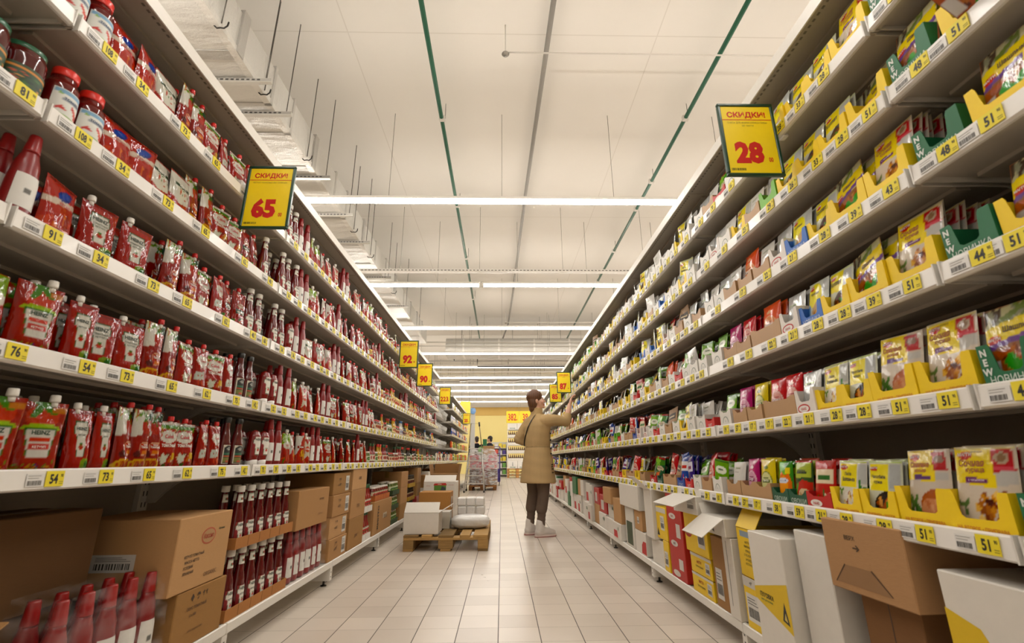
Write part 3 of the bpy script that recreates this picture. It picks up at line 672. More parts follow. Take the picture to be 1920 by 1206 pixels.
def art_bluemark(u, v):
    A = Art(u, v, 'bf1b18'); A.food(.5, .18, .45, .16, ['d83a20', 'a8120f', 'e8703a'], 10, 3, .4); A.poly([(0, .5), (1, .62), (1, .72), (0, .62)], 'ead8c8'); A.ell(.52, .76, .26, .1, '26418a', .3).ell(.5, .76, .2, .06, '3a5ab0', .3); A.rect(0, .93, 1, 1, '8a1210')
    return A.C
def art_greentop(u, v):
    A = Art(u, v, 'b3161a'); A.rect(0, .66, 1, 1, '8fb43a').food(.5, .82, .45, .12, ['dfe8c0', '5f9a2c', 'f0f2e0'], 14, 3, .25); A.ell(.5, .62, .42, .12, 'ebe6d8'); A.food(.5, .2, .42, .16, ['d8401e', 'e88a2a', '8a1a12', '4a7a2a'], 14, 7, .25)
    return A.C
def art_starred(u, v):
    A = Art(u, v, 'bf1a1a'); A.poly([(.1, .9), (.5, .72), (.9, .9), (.78, .5), (.9, .2), (.5, .34), (.1, .2), (.24, .5)], 'e8dcc8'); A.ell(.5, .55, .26, .1, 'd8402c'); A.food(.5, .1, .45, .08, ['e8b03a', 'd86a2a'], 8, 2, .3); A.rect(0, .9, 1, 1, 'd8d2c4')
    return A.C
def art_whitecorner(u, v):
    A = Art(u, v, 'c0201c'); A.poly([(0, 1), (.75, 1), (0, .35)], 'e6e2d8'); A.ell(.6, .35, .3, .16, 'e4b060'); A.food(.6, .34, .26, .13, ['b83a1c', 'd88a34', '7a1c12'], 12, 3, .3); A.rect(.1, .56, .8, .66, '9a1014')
    return A.C
def sacbase(seed, top='efd60c', photo='d8cdbc'):
    def f(u, v):
        A = Art(u, v, photo); return A
    return f
def art_chicken(u, v):
    A = Art(u, v, 'd3c6b4'); A.poly([(0, 1), (.63, 1), (.70, .5), (.0, .58)], 'efd40a'); A.poly([(.60, .97), (.93, .97), (.97, .72), (.66, .69)], 'b81820'); A.ell(.78, .86, .12, .07, 'b8a48c').ell(.78, .86, .08, .045, '8a6a4c'); A.poly([(.66, .69), (.97, .72), (.98, .57), (.69, .53)], 'bdb9b2')
    A.rect(.66, .72, .96, .765, 'd05a64'); A.ell(.19, .89, .13, .045, 'c22216'); A.poly([(.18, .635), (.56, .615), (.56, .555), (.18, .575)], '6b2f6a'); A.rect(0, .97, 1, 1, 'd8cf90')
    A.food(.62, .26, .28, .2, CHICK + ['7a3418'], 30, 3, .28); A.leaf(.86, .12, .1, '39602a', 4, 2); A.leaf(.12, .3, .09, '5c7a44', 3, 5); A.ell(.55, .36, .07, .04, '4a1c10'); return A.C
def art_ham(u, v):
    A = Art(u, v, 'cfc3b3'); A.poly([(0, 1), (.63, 1), (.70, .55), (.0, .6)], 'efd40a'); A.poly([(.58, .97), (.88, .97), (.94, .72), (.66, .7)], 'b43a3c'); A.ell(.76, .86, .11, .06, '9a8070'); A.rect(.68, .58, .95, .7, 'bcb8b2'); A.ell(.2, .89, .13, .045, 'c83a1c')
    A.poly([(.18, .66), (.6, .64), (.6, .58), (.18, .6)], '5f3a78'); A.ell(.66, .24, .34, .22, 'a85c38').ell(.62, .2, .3, .15, 'c98a64').food(.66, .28, .25, .14, ['8a4024', 'b8704a', 'd8a078'], 10, 2, .25); A.leaf(.14, .25, .12, '4d7a3c', 5, 2); A.leaf(.2, .12, .1, '3c6a30', 4, 7); return A.C
def art_cutlet(u, v):
    A = Art(u, v, 'c9cbb8'); A.poly([(0, .96), (.6, .96), (.62, .48), (0, .56)], 'ecd80f'); A.rect(.6, .6, .95, .94, 'b4b5b0'); A.ell(.16, .86, .12, .05, 'c42a18'); A.ell(.62, .26, .4, .26, '2c2018').food(.62, .26, .3, .18, ['6e3418', '8a4a24', '4e2412', 'a05c30'], 14, 4, .34); A.leaf(.55, .3, .07, '4a8a2c', 3, 3); A.rect(0, .96, 1, 1, 'b8c47a'); return A.C
def art_cup(u, v):
    A = Art(u, v, 'c6c8b4'); A.poly([(.04, .94), (.62, .94), (.62, .46), (.06, .46)], 'efdc12'); A.rect(.64, .5, .96, .93, 'adb0ae'); A.ell(.18, .85, .12, .05, 'c42a18'); A.ell(.6, .22, .38, .24, '1f1812').food(.6, .22, .28, .17, ['a8522a', 'c8783c', 'd89a58', '7a3018'], 18, 7, .3); A.leaf(.6, .12, .12, '4f9a30', 4, 4); A.rect(0, .96, 1, 1, 'a8c05a'); return A.C
def art_bolog(u, v):
    A = Art(u, v, 'd9d6c8'); A.poly([(.05, .95), (.7, .95), (.7, .5), (.1, .5)], 'efdc12'); A.rect(.7, .55, .97, .94, 'b9bab4'); A.ell(.2, .86, .14, .05, 'c42a18'); A.ell(.56, .22, .42, .2, 'e6e2d8').food(.56, .23, .32, .15, PASTA + ['9a3418'], 22, 5, .26); A.leaf(.8, .44, .14, '3a7a2c', 4, 4); A.leaf(.1, .42, .08, '5a8a3a', 3, 1); A.rect(0, .96, 1, 1, 'b8c84a'); return A.C
def art_stew(u, v):
    A = Art(u, v, '8a5a3c'); A.rect(0, .5, 1, 1, 'b9b48c').food(.5, .85, .5, .14, ['6a7a3a', 'c8c0a0', '8a8a70', '4a3a2c'], 18, 2, .3); A.poly([(0, .52), (1, .66), (1, .86), (0, .74)], 'e9cf0c'); A.ell(.16, .58, .13, .055, 'c42a18'); A.poly([(0, .45), (1, .58), (1, .66), (0, .52)], '6a4488')
    A.rect(0, 0, 1, .44, 'a8532e'); A.food(.55, .22, .45, .22, MEAT + ['c83a1c'], 34, 6, .2); A.leaf(.55, .16, .2, '3c9a34', 5, 2); A.rect(.02, .05, .22, .32, 'cfcac6'); return A.C
def art_meon(u, v):
    A = Art(u, v, 'c7cbc0'); A.ell(.36, .68, .36, .28, 'efe01a'); A.ell(.2, .86, .13, .05, 'c42a18'); A.ell(.62, .3, .36, .24, 'c8a878').food(.62, .3, .26, .17, ['b8793c', 'd8a860', '8a5a2c', 'e8c890'], 18, 3, .3); A.rect(0, 0, .16, .5, '6a9ac8'); A.rect(.7, .7, 1, .96, 'b6b8b4'); return A.C
def art_whitespice(u, v):
    A = Art(u, v, 'dcdad4'); A.rect(.12, .76, .7, .775, '8aa83c'); A.rect(.12, .70, .5, .715, 'b8b4ae'); A.rect(.12, .66, .6, .672, 'c4c0ba'); A.ell(.62, .3, .16, .1, 'b8763c').food(.62, .3, .13, .08, ['8a5226', 'd89a58', 'a8642c'], 8, 3, .4); A.rect(0, .96, 1, 1, 'c9c7c0'); return A.C
def art_silver(u, v):
    A = Art(u, v, 'b9bab8'); A.ell(.5, .45, .28, .18, 'd2d3d0').ell(.5, .45, .25, .155, 'b4b5b3'); A.rect(.15, .72, .7, .74, '8fae4a'); A.rect(.15, .66, .5, .68, '8a8b88'); return A.C
def pillow(base, disc, ring, accent):
    def f(u, v):
        A = Art(u, v, base); A.ell(.5, .44, .38, .25, ring).ell(.5, .44, .34, .22, disc); A.rect(.25, .40, .75, .48, accent); A.rect(.3, .52, .7, .55, accent); A.rect(0, .93, 1, 1, base); A.ell(.5, .78, .14, .05, ring); A.food(.5, .12, .4, .06, [accent, ring], 7, 3, .3); return A.C
    return f
def art_herb(u, v):
    A = Art(u, v, '1f5a34'); A.rect(0, .9, 1, 1, 'b02018'); A.poly([(0, .62), (1, .72), (1, .9), (0, .9)], '4a8a2c'); A.ell(.55, .56, .36, .1, 'd8c8a8'); A.food(.5, .24, .45, .2, VEG, 26, 4, .22); A.leaf(.3, .8, .2, '8ac04a', 5, 3); return A.C
def art_carrot(u, v):
    A = Art(u, v, '3f8a2c'); A.ell(.55, .4, .4, .4, 'e8701a').ell(.5, .34, .3, .3, 'f29a2c'); A.ell(.45, .52, .36, .07, 'dfe6f0').rect(.2, .5, .7, .54, '2c4a9a'); A.food(.45, .15, .25, .1, ['f2b24a', 'e8801c'], 6, 2, .4); A.leaf(.3, .86, .3, '6ab43a', 5, 2); A.rect(.6, .7, .9, .84, 'e8d84a'); return A.C
def art_nuts(u, v):
    A = Art(u, v, '2c4a22'); A.poly([(.08, .92), (.95, .96), (.95, .62), (.08, .58)], 'a8b84a'); A.rect(.2, .68, .8, .74, '3a4a20'); A.poly([(0, .4), (.6, .56), (1, .5), (1, .2), (0, .1)], 'c0342c'); A.ell(.62, .22, .3, .15, 'e0c8a0').food(.62, .22, .2, .1, ['e8d8b8', 'c89a64', 'b8402c'], 8, 2, .4); A.leaf(.15, .3, .18, '5a9a3c', 5, 6); A.rect(0, .94, 1, 1, 'b0281e'); return A.C
def art_kraftpack(u, v):
    A = Art(u, v, 'a88258'); A.rect(.1, .55, .9, .8, '3a2a1c'); A.rect(.2, .64, .8, .7, 'd8c098'); A.food(.5, .25, .35, .16, ['7a4a24', '5a3418', 'c89a5a'], 14, 3, .3); return A.C
def art_greenpk(u, v):
    A = Art(u, v, '6aa02c'); A.ell(.5, .7, .4, .12, 'e8ecd8'); A.food(.5, .3, .4, .22, ['3f7a2c', '8ac04a', 'd8e0a0', 'c83a2c'], 20, 3, .25); A.rect(0, .93, 1, 1, '3a6a24'); return A.C
def plainart(c1, c2, c3):
    def f(u, v):
        A = Art(u, v, c1); A.rect(.08, .5, .92, .82, c2); A.rect(.2, .6, .8, .7, c3); A.food(.5, .22, .35, .14, [c3, c2], 8, 3, .35); return A.C
    return f
# ================================================================ pack shapes
def crinkle(seed, n=5, f0=6):
    r = random.Random(seed); T = [(r.uniform(-1, 1) * f0, r.uniform(-1, 1) * f0 * 1.3, r.uniform(0, 6), r.uniform(.4, 1)) for _ in range(n)]
    return lambda u, v: sum(a * np.sin(2 * PI * (p * u + q * v) / 2 + t) for p, q, t, a in T) / n
def pouch_fn(w_, h_, d_, seed, side):
    ck = crinkle(seed)
    def f(u, v, off=0.0):
        u = np.asarray(u, float); v = np.asarray(v, float)
        e = np.clip(1 - np.abs(2 * u - 1) ** 3, 0, 1) ** .6; g = np.clip(.8 + 1.5 * v, 0, 1) * np.clip(1 - v ** 1.7, 0, 1) ** .8
        t = d_ / 2 * e * g + .0022 * ck(u, v) * e * np.clip(4 * v, 0, 1) * np.clip(3 * (1.05 - v), 0, 1)
        x = (u - .5) * w_ * (1 - .07 * np.sin(PI * v ** .8) - .0 * v) ; z = v * h_ + .004 * e * (1 - v) * 0
        y = -(t + .0008 + off) if side < 0 else (t + .0008 + off)
        return x, y, z
    return f
def pouch(w_, h_, d_, art, seed, texts=(), cap=None, mat='foil', back='8c1216', name='ketchup_pouch', desc='', cat='ketchup pouch', nu=26, nv=36):
    b = MB(); fr = pouch_fn(w_, h_, d_, seed, -1); bk = pouch_fn(w_, h_, d_, seed + 1, 1)
    b.grid(fr, nu, nv, art, mat); b.grid(bk, 10, 14, back, mat, True, None, True)
    for (t, u, v, hh, c, bold, sx) in texts: b.text(t, lambda x, y, u=u, v=v: fr(u + x / w_, v + y / h_, .0012), hh, c, 'paper', bold, sx)
    parts = [('bag', b.build('bag'), None, [])]
    if cap:
        c, u, hh, rr = cap; x = (u - .5) * w_; k = MB()
        k.lathe([(rr * .7, h_ - .012), (rr * .7, h_ + .004)], 14, 'd8d4cc', 'plastic', Matrix.Translation((x, 0, 0)))
        k.lathe([(rr, h_ + .002), (rr * 1.02, h_ + .006), (rr * .96, h_ + hh * .9), (rr * .85, h_ + hh)], 16, c, 'plastic', Matrix.Translation((x, 0, 0)))
        parts.append(('spout_cap', k.build('spout_cap'), None, []))
    return Proto(None, parts, name, desc, cat, (w_, d_, h_))
SARGS = {}
def sachet(w_, h_, d_, art, seed, texts=(), mat='film', back='8d8a78', name='seasoning_sachet', desc='', cat='sachet', nu=30, nv=40):
    ck = crinkle(seed, 5, 5)
    def mk(side):
        def f(u, v, off=0.0):
            u = np.asarray(u, float); v = np.asarray(v, float)
            e = np.clip(1 - np.abs(2 * u - 1) ** 2.5, 0, 1) ** .7 * np.clip(1 - np.abs(2 * v - 1) ** 3, 0, 1) ** .7
            t = d_ / 2 * e * (1.25 - .5 * v) + .0012 * ck(u, v) * np.clip(4 * e, 0, 1)
            return (u - .5) * w_, side * (t + .0004 + off), v * h_
        return f
    b = MB(); fr = mk(-1); b.grid(fr, nu, nv, art, mat); b.grid(mk(1), 8, 10, back, mat, True, None, True)
    for (t, u, v, hh, c, bold, sx) in texts: b.text(t, lambda x, y, u=u, v=v: fr(u + x / w_, v + y / h_, .001), hh, c, 'paper', bold, sx)
    me = b.build(name); SARGS[seed] = lambda b2, M2: (b2.grid(fr, 12, 16, art, mat, True, M2), b2.grid(mk(1), 4, 6, back, mat, True, M2, True))
    return Proto(me, [], name, desc, cat, (w_, d_, h_))
def arc_patch(b, rz, z0, z1, a0, a1, art, mat, sx, sy, off=.0008, nu=20, nv=20, M=None):
    def f(u, v, o=0.0):
        u = np.asarray(u, float); v = np.asarray(v, float)
        z = z0 + (z1 - z0) * v; r = np.interp(z, [q[1] for q in rz], [q[0] for q in rz]) + off + o; a = a0 + (a1 - a0) * u
        return r * np.cos(a) * sx, r * np.sin(a) * sy, z
    b.grid(f, nu, nv, art, mat, True, M); return f
def smooth_prof(P, n=4):
    out = []
    for i in range(len(P) - 1):
        for k in range(n):
            t = k / n; t = t * t * (3 - 2 * t) if abs(P[i][0] - P[i + 1][0]) > .004 else t
            out.append((P[i][0] + (P[i + 1][0] - P[i][0]) * t, P[i][1] + (P[i + 1][1] - P[i][1]) * (k / n)))
    return out + [P[-1]]
def bottle(P, c, capP, capc, label, name, desc, cat, sx=1, sy=.78, mat='glass', neck=None, texts=(), capmat='plastic'):
    pr = smooth_prof(P); b = MB(); b.lathe(pr, 24, c, mat, None, sx, sy); parts = [('bottle_body', b.build('bottle_body'), None, [])]
    k = MB(); k.lathe(capP, 20, capc, capmat, None, sx if sx < 1 else 1, max(sy, .9) if capmat == 'plastic' else sy); parts.append(('bottle_cap', k.build('bottle_cap'), None, []))
    for nm, spec in (('front_label', label), ('neck_label', neck)):
        if spec:
            z0, z1, a, art = spec; l = MB(); f = arc_patch(l, pr, z0, z1, -PI / 2 - a, -PI / 2 + a, art, 'paper', sx, sy)
            if nm == 'front_label':
                for (t, u, v, hh, cc, bold, sxx) in texts:
                    wl = 2 * a * np.interp((z0 + z1) / 2, [q[1] for q in pr], [q[0] for q in pr]); l.text(t, lambda x, y, u=u, v=v, wl=wl, z0=z0, z1=z1: f(u + x / wl, v + y / (z1 - z0), .0006), hh, cc, 'paper', bold, sxx)
            parts.append((nm, l.build(nm), None, []))
    return Proto(None, parts, name, desc, cat, (2 * max(q[0] for q in P) * sx, 2 * max(q[0] for q in P) * sy, max(capP[-1][1], P[-1][1])))
def lab_key(u, v): return keystone(Art(u, v, '8e1016'), .5, .5, 1.0, 1.0).C
def lab_white(u, v):
    A = Art(u, v, 'e6e3dc'); A.rect(.12, .42, .62, .58, '6a6862')
    for k in range(9): A.rect(.14 + k * .052, .42, .155 + k * .052, .58, 'e6e3dc')
    A.rect(.1, .8, .9, .84, '8a9a4a').rect(.1, .72, .8, .74, 'b8b4ac').rect(.1, .66, .85, .68, 'b8b4ac').rect(.1, .2, .8, .22, 'b8b4ac').rect(.1, .28, .7, .3, 'b8b4ac'); return A.C
def lab_dark(u, v):
    A = Art(u, v, 'd8d2c0'); A.poly([(.06, .03), (.94, .03), (.94, .85), (.7, .97), (.3, .97), (.06, .85)], '1c1e1a'); A.ell(.5, .8, .2, .06, 'c8c8c0'); A.rect(.06, .48, .94, .6, '2f6a4c'); A.rect(.06, .36, .94, .44, 'd8602c'); A.rect(.06, .08, .94, .34, '7a7a34').ell(.5, .12, .2, .05, 'c8502c'); return A.C
def lab_neck(u, v): A = Art(u, v, 'e4e0d4'); A.rect(0, .86, 1, 1, '8a9a7a').rect(.3, .3, .7, .6, '3c6a40').ell(.5, .45, .12, .12, 'b8302a'); return A.C
def lab_toms(u, v): A = Art(u, v, 'e2e2da'); A.rect(0, .8, 1, 1, '7aa8c8').food(.5, .8, .5, .05, ['5a9a4a', '8ab84a'], 9, 2, .2); A.rect(.2, .56, .8, .68, '9aa0a8'); A.food(.5, .3, .36, .16, ['c8281c', 'd84a30'], 9, 3, .34); A.rect(0, 0, 1, .1, '8ab04a'); return A.C
def lab_band(u, v): A = Art(u, v, '2f4a2c'); A.rect(0, .78, 1, .86, 'd88a2c'); A.food(.5, .4, .5, .3, ['3f6a34', 'c8502c', '24362a', 'd8923c'], 24, 3, .16); A.rect(0, 0, 1, .12, 'b8702c'); return A.C
def lab_of(c1, c2, c3):
    def f(u, v): A = Art(u, v, c1); A.ell(.5, .55, .34, .3, c2); A.rect(.3, .48, .7, .6, c3); A.rect(0, .9, 1, 1, c3).rect(0, 0, 1, .1, c3); return A.C
    return f
W = 'ece6d8'
PK = {}
def L_(key, p): PK[key] = p
L_('hz', pouch(.118, .172, .05, art_keystone, 1, [('HEINZ', .46, .665, .0125, '20301e', .03, 1), ('ТОМАТНЫЙ', .46, .59, .006, '3a4a38', .02, 1), ('КЕТЧУП', .46, .53, .006, '3a4a38', .02, 1)], ('e2ded6', .22, .02, .011), desc='red ketchup pouch with white keystone label'))
L_('hzslim', pouch(.085, .18, .045, art_keystone, 3, [('HEINZ', .46, .665, .009, '20301e', .03, 1), ('КЕТЧУП', .46, .57, .005, '3a4a38', .02, 1)], ('e2ded6', .3, .02, .010), desc='slim red pouch with white keystone label'))
L_('hzp', pouch(.125, .165, .05, art_keypale, 5, [('HEINZ', .5, .675, .011, 'e8e4d8', .03, 1)], None, desc='ketchup pouch with pale leafy label'))
L_('kid', pouch(.118, .19, .05, art_tomatokid, 7, [('HEINZ', .5, .53, .011, '24402a', .03, 1), ('КЕТЧУП', .5, .34, .006, 'f0e0d8', .02, 1)], ('e2ded6', .7, .022, .012), desc='red childrens ketchup pouch with smooth tomato'))
L_('bowl', pouch(.09, .205, .045, art_bowl, 9, [('Томатный', .66, .36, .008, W, .02, .8), ('Кетчуп', .66, .40, .006, W, .02, .8)], ('c81a1a', .72, .02, .010), desc='tall ketchup pouch with white corner and bowl'))
L_('oval', pouch(.115, .175, .05, art_oval, 11, [('Calvé', .5, .65, .014, 'b8242c', .02, 1), ('ТОМАТНЫЙ', .52, .47, .010, W, .03, .9)], ('d0201c', .55, .02, .011), desc='red ketchup pouch with white oval and salad photo'))
L_('tomats', pouch(.088, .178, .045, art_tomats, 13, [('Calvé', .56, .675, .011, 'b8242c', .02, 1), ('Кетчуп', .55, .53, .008, W, .02, .9)], ('d0201c', .6, .02, .010), desc='red ketchup pouch with white oval and tomatoes'))
L_('rich', pouch(.098, .178, .048, art_richred, 15, [('РИЧЧИ', .5, .615, .008, '8a1216', .03, 1), ('ТОМАТНЫЙ', .5, .40, .006, W, .02, .9)], ('c81a1a', .4, .02, .010), desc='dark red ketchup pouch with green leaves and band'))
L_('blue', pouch(.125, .165, .06, art_bluemark, 17, [('КЕТЧУП', .5, .55, .009, 'b01a18', .03, 1)], None, desc='plump red ketchup pouch with blue emblem'))
L_('green', pouch(.095, .185, .05, art_greentop, 19, [('соус', .5, .6, .012, 'b01a18', .03, 1)], ('e2e0d4', .5, .02, .011), name='sauce_pouch', desc='sauce pouch with green top', cat='sauce pouch'))
L_('star', pouch(.098, .18, .048, art_starred, 21, [('Слобода', .5, .54, .009, W, .02, 1)], ('e0dcd4', .35, .02, .010), desc='red and cream ketchup pouch with star shaped print'))
L_('corner', pouch(.092, .18, .045, art_whitecorner, 23, [('Острый', .45, .59, .009, W, .03, .9)], ('d0201c', .7, .02, .010), desc='red ketchup pouch with white corner and plate'))
HZP = [(.030, 0), (.038, .006), (.039, .05), (.037, .085), (.033, .115), (.022, .16), (.0165, .205), (.0165, .222)]
L_('hzglass', bottle(HZP, '6a0b10', [(.0185, .214), (.019, .217), (.019, .236), (.017, .239)], 'e0dcd2', (.022, .098, 1.0, lab_key), 'ketchup_bottle', 'dark red ketchup bottle with white cap and keystone label', 'ketchup bottle', neck=(.172, .203, 1.4, lab_neck), texts=[('HEINZ', .5, .78, .011, '20301e', .03, .9), ('KETCHUP', .5, .55, .006, '3a3a34', .02, .9)]))
L_('hzbig', bottle([(x * 1.12, z * 1.28) for x, z in HZP], '650a10', [(x * 1.2, z * 1.28) for x, z in [(.0185, .214), (.019, .217), (.019, .236), (.017, .239)]], 'dcd8d0', (.028, .125, 1.0, lab_key), 'ketchup_bottle', 'large dark red ketchup bottle with white cap', 'ketchup bottle', neck=(.222, .262, 1.4, lab_neck), texts=[('HEINZ', .5, .78, .014, '20301e', .03, .9), ('KETCHUP', .5, .55, .008, '3a3a34', .02, .9)]))
L_('squeeze', bottle([(.030, .03), (.032, .034), (.036, .06), (.037, .11), (.034, .15), (.026, .172), (.010, .182)], '8a0d12', [(.026, 0), (.030, .004), (.030, .034), (.027, .036)], 'e2ded8', (.055, .15, 1.0, lab_key), 'ketchup_bottle', 'upside down ketchup squeeze bottle on white cap', 'ketchup bottle', texts=[('HEINZ', .5, .78, .012, '20301e', .03, .9)]))
L_('redbot', bottle([(.030, 0), (.034, .004), (.036, .03), (.034, .10), (.029, .15), (.018, .20)], '7f0d0e', [(.0185, .196), (.018, .2), (.0135, .245), (.012, .249)], '930f10', (.03, .125, .95, lab_white), 'ketchup_bottle', 'matte red squeeze bottle with white barcode label', 'ketchup bottle', mat='plastic'))
L_('darkcap', bottle([(.029, 0), (.033, .004), (.034, .06), (.033, .10), (.026, .135), (.017, .175), (.0155, .205)], '5e0b0f', [(.0165, .2), (.0175, .203), (.0175, .222), (.016, .224)], '1b1a18', (.018, .10, .95, lab_dark), 'ketchup_bottle', 'dark red glass bottle with black cap and dark label', 'ketchup bottle', texts=[('Calvé', .5, .78, .008, '26241e', .02, .9)]))
L_('pastebot', bottle([(.036, 0), (.042, .006), (.043, .06), (.041, .125), (.03, .15), (.028, .158), (.028, .168)], '6e0d10', [(.030, .16), (.031, .163), (.031, .184), (.029, .187)], 'd8281a', (.025, .11, 1.2, lab_toms), 'tomato_bottle', 'squat tomato juice bottle with red cap', 'tomato bottle', sy=1, texts=[('томаты', .5, .62, .010, '4a5a7a', .02, 1)]))
L_('bigjar', bottle([(.044, 0), (.05, .006), (.051, .05), (.05, .12), (.044, .14), (.04, .146)], '5a0c0e', [(.043, .14), (.044, .143), (.044, .155), (.041, .157)], '1f5a3c', (.02, .085, 1.5, lab_band), 'tomato_jar', 'glass jar of tomato sauce with green lid', 'sauce jar', sy=1))
def jar(key, body, lid, lab, desc, hh=.11, rr=.034, name='sauce_jar', cat='sauce jar'):
    L_(key, bottle([(rr * .85, 0), (rr, .006), (rr, hh * .7), (rr * .85, hh * .86), (rr * .8, hh * .9)], body, [(rr * .84, hh * .87), (rr * .86, hh * .89), (rr * .86, hh * .99), (rr * .82, hh)], lid, (hh * .12, hh * .66, 1.4, lab), name, desc, cat, sy=1))
jar('jbrown', '6a3a1c', 'c8281e', lab_of('e6dcc0', 'b8562c', '3a2a1c'), 'brown sauce jar with red lid')
jar('jgold', 'c8962c', 'e0c85a', lab_of('e8d48a', 'd8402c', '4a5a2c'), 'golden mustard jar with yellow lid')
jar('jwhite', 'e2dccc', '2f5a34', lab_of('d8d4c4', '4a7a3c', '8a2a20'), 'white sauce jar with green lid')
jar('jred', '7a1616', 'd8d2c8', lab_of('d8c8a8', 'b8241c', '3c5a2c'), 'red relish jar with white lid')
jar('jdark', '2c1c14', '1c1a18', lab_of('c8b48a', '6a2a1c', '2a2018'), 'dark soy sauce jar with black lid', .12, .03)
jar('jgreen', '5a6a24', 'd8d0c0', lab_of('d8dcb8', '3f6a2c', '8aa03c'), 'green pesto jar with cream lid')
def slim(key, body, capc, lab, desc):
    L_(key, bottle([(.024, 0), (.027, .004), (.027, .09), (.014, .13), (.011, .165)], body, [(.013, .16), (.0135, .163), (.0135, .185), (.012, .187)], capc, (.02, .085, 1.3, lab), 'sauce_bottle', desc, 'sauce bottle', sy=1))
slim('syellow', 'd8a41c', 'd8382a', lab_of('f0e0a0', 'c8402c', '3a5a2c'), 'slim yellow mustard bottle with red cap')
slim('sdark', '2a1812', 'c8281e', lab_of('e2d8c0', '8a1c18', '2a2a20'), 'slim dark soy sauce bottle with red cap')
slim('swhite', 'e0dcd0', '2c5a8a', lab_of('d8d8d8', '2c5a8a', 'c8382c'), 'slim white sauce bottle with blue cap')
slim('sred', '9a1a18', '2f5a34', lab_of('e8dcc8', 'b8201c', '3a5a2c'), 'slim red chilli bottle with green cap')
# ---- right rack packs
def S_(key, w_, h_, d_, art, seed, texts, desc, mat='film', back='8d8a6a', **kw):
    kw.setdefault('name', 'recipe_mix_sachet' if desc.startswith(('yellow', 'sachet with')) else ('herb_sachet' if 'herb' in desc else 'spice_sachet')); PK[key] = sachet(w_, h_, d_, art, seed, texts, mat, back, desc=desc, **kw); SARGS[key] = SARGS[seed]
S_('chicken', .142, .20, .014, art_chicken, 31, [('МАГГИ', .19, .885, .0075, W, .03, 1), ('на второе', .40, .925, .005, '7a5a1c', .01, .8), ('Сочная', .30, .76, .016, 'a85a14', .03, .8), ('курица', .36, .69, .012, 'a85a14', .02, .8), ('с чесноком', .37, .585, .006, 'd8c0d8', .02, .8)], 'yellow sachet with chicken stew photo')
S_('ham', .138, .195, .014, art_ham, 33, [('МАГГИ', .2, .885, .0072, W, .03, 1), ('Свинина', .32, .76, .014, 'b8641c', .03, .8), ('нежная', .34, .69, .010, 'b8641c', .02, .8)], 'yellow sachet with baked ham photo')
S_('cutlet', .115, .16, .012, art_cutlet, 35, [('МАГГИ', .16, .855, .006, W, .03, 1), ('Котлет', .3, .68, .017, '4a3a10', .02, .75)], 'yellow sachet with dark plate of cutlets')
S_('gulyash', .118, .165, .012, art_cup, 37, [('МАГГИ', .18, .845, .006, W, .03, 1), ('Чахохбили', .33, .68, .010, '3a2c0c', .02, .7), ('курица', .33, .59, .009, '3a2c0c', .02, .7)], 'yellow and silver sachet with black pan photo')
S_('bolognese', .118, .165, .012, art_bolog, 39, [('МАГГИ', .2, .855, .006, W, .03, 1), ('Паста', .38, .71, .010, '3a2c0c', .02, .7), ('Болоньез', .4, .60, .012, '3a2c0c', .03, .7)], 'yellow sachet with pasta photo')
S_('stew', .132, .19, .013, art_stew, 41, [('МАГГИ', .16, .575, .0065, W, .03, 1), ('Шашлык', .55, .66, .013, '5a3a10', .03, .8)], 'yellow banded sachet with stew and parsley photo')
S_('meon', .115, .165, .013, art_meon, 43, [('МАГГИ', .2, .855, .006, W, .03, 1), ('На второе', .36, .70, .010, '3a2c0c', .02, .7)], 'round yellow labelled sachet with meat bites')
S_('white', .105, .155, .010, art_whitespice, 45, [('приправа', .38, .80, .008, '7a8a4a', .01, .8)], 'white spice sachet with thin green line', back='c8c6c0')
S_('silver', .11, .16, .014, art_silver, 47, [('специи', .4, .69, .008, '5a5c58', .01, .8)], 'silver spice sachet with round stamp', mat='silver', back='a8a9a6')
S_('magenta', .105, .17, .03, pillow('b01f6a', 'd8a0b8', 'e8c8d4', '7a1448'), 49, [('Сода', .5, .44, .012, 'f0d8e4', .02, 1)], 'magenta pillow pack with pale disc', name='spice_pack', cat='spice pack', back='a01c60')
S_('redp', .105, .17, .034, pillow('c41820', 'd89a90', 'ecd0c4', '8a1016'), 51, [('Паприка', .5, .44, .010, 'f0e0d8', .02, 1)], 'glossy red pillow pack with pale disc', name='spice_pack', cat='spice pack', back='b01620')
S_('orangep', .125, .18, .04, pillow('e2521a', 'd88a5a', 'e8b890', '7a2a10'), 53, [('Орешки', .5, .44, .011, 'f4e4d0', .02, 1)], 'glossy orange pillow pack with brown disc', name='spice_pack', cat='spice pack', back='d04a18')
S_('yellowp', .11, .17, .03, pillow('dcc61c', 'd8d89a', '6a7a2c', '4a5a1c'), 55, [('Лимон', .5, .44, .010, 'eef0d0', .02, 1)], 'yellow pillow pack with green ringed disc', name='spice_pack', cat='spice pack', back='c8b41a')
S_('herb', .11, .17, .014, art_herb, 57, [('Хмели-сунели', .5, .56, .007, '4a3018', .02, .8)], 'dark green herb sachet with vegetables', back='1c4a2c')
S_('carrot', .095, .16, .03, art_carrot, 59, [('Crunchy', .45, .51, .008, 'f0f0f8', .03, .9)], 'green and orange snack pack with carrots', name='snack_pack', cat='snack pack', back='2f7a28')
S_('nuts', .115, .165, .03, art_nuts, 61, [('ОРЕХИ', .5, .70, .012, '2c3a18', .03, .9)], 'green and red nut pack', name='snack_pack', cat='snack pack', back='2c4a22')
S_('kraftp', .10, .15, .018, art_kraftpack, 63, [], 'brown paper spice pack with dark label', mat='paper', back='a07a50', name='spice_pack', cat='spice pack')
S_('greenp', .105, .16, .014, art_greenpk, 65, [('укроп', .5, .69, .010, '3a5a20', .02, .9)], 'bright green herb sachet', back='4a7a24')
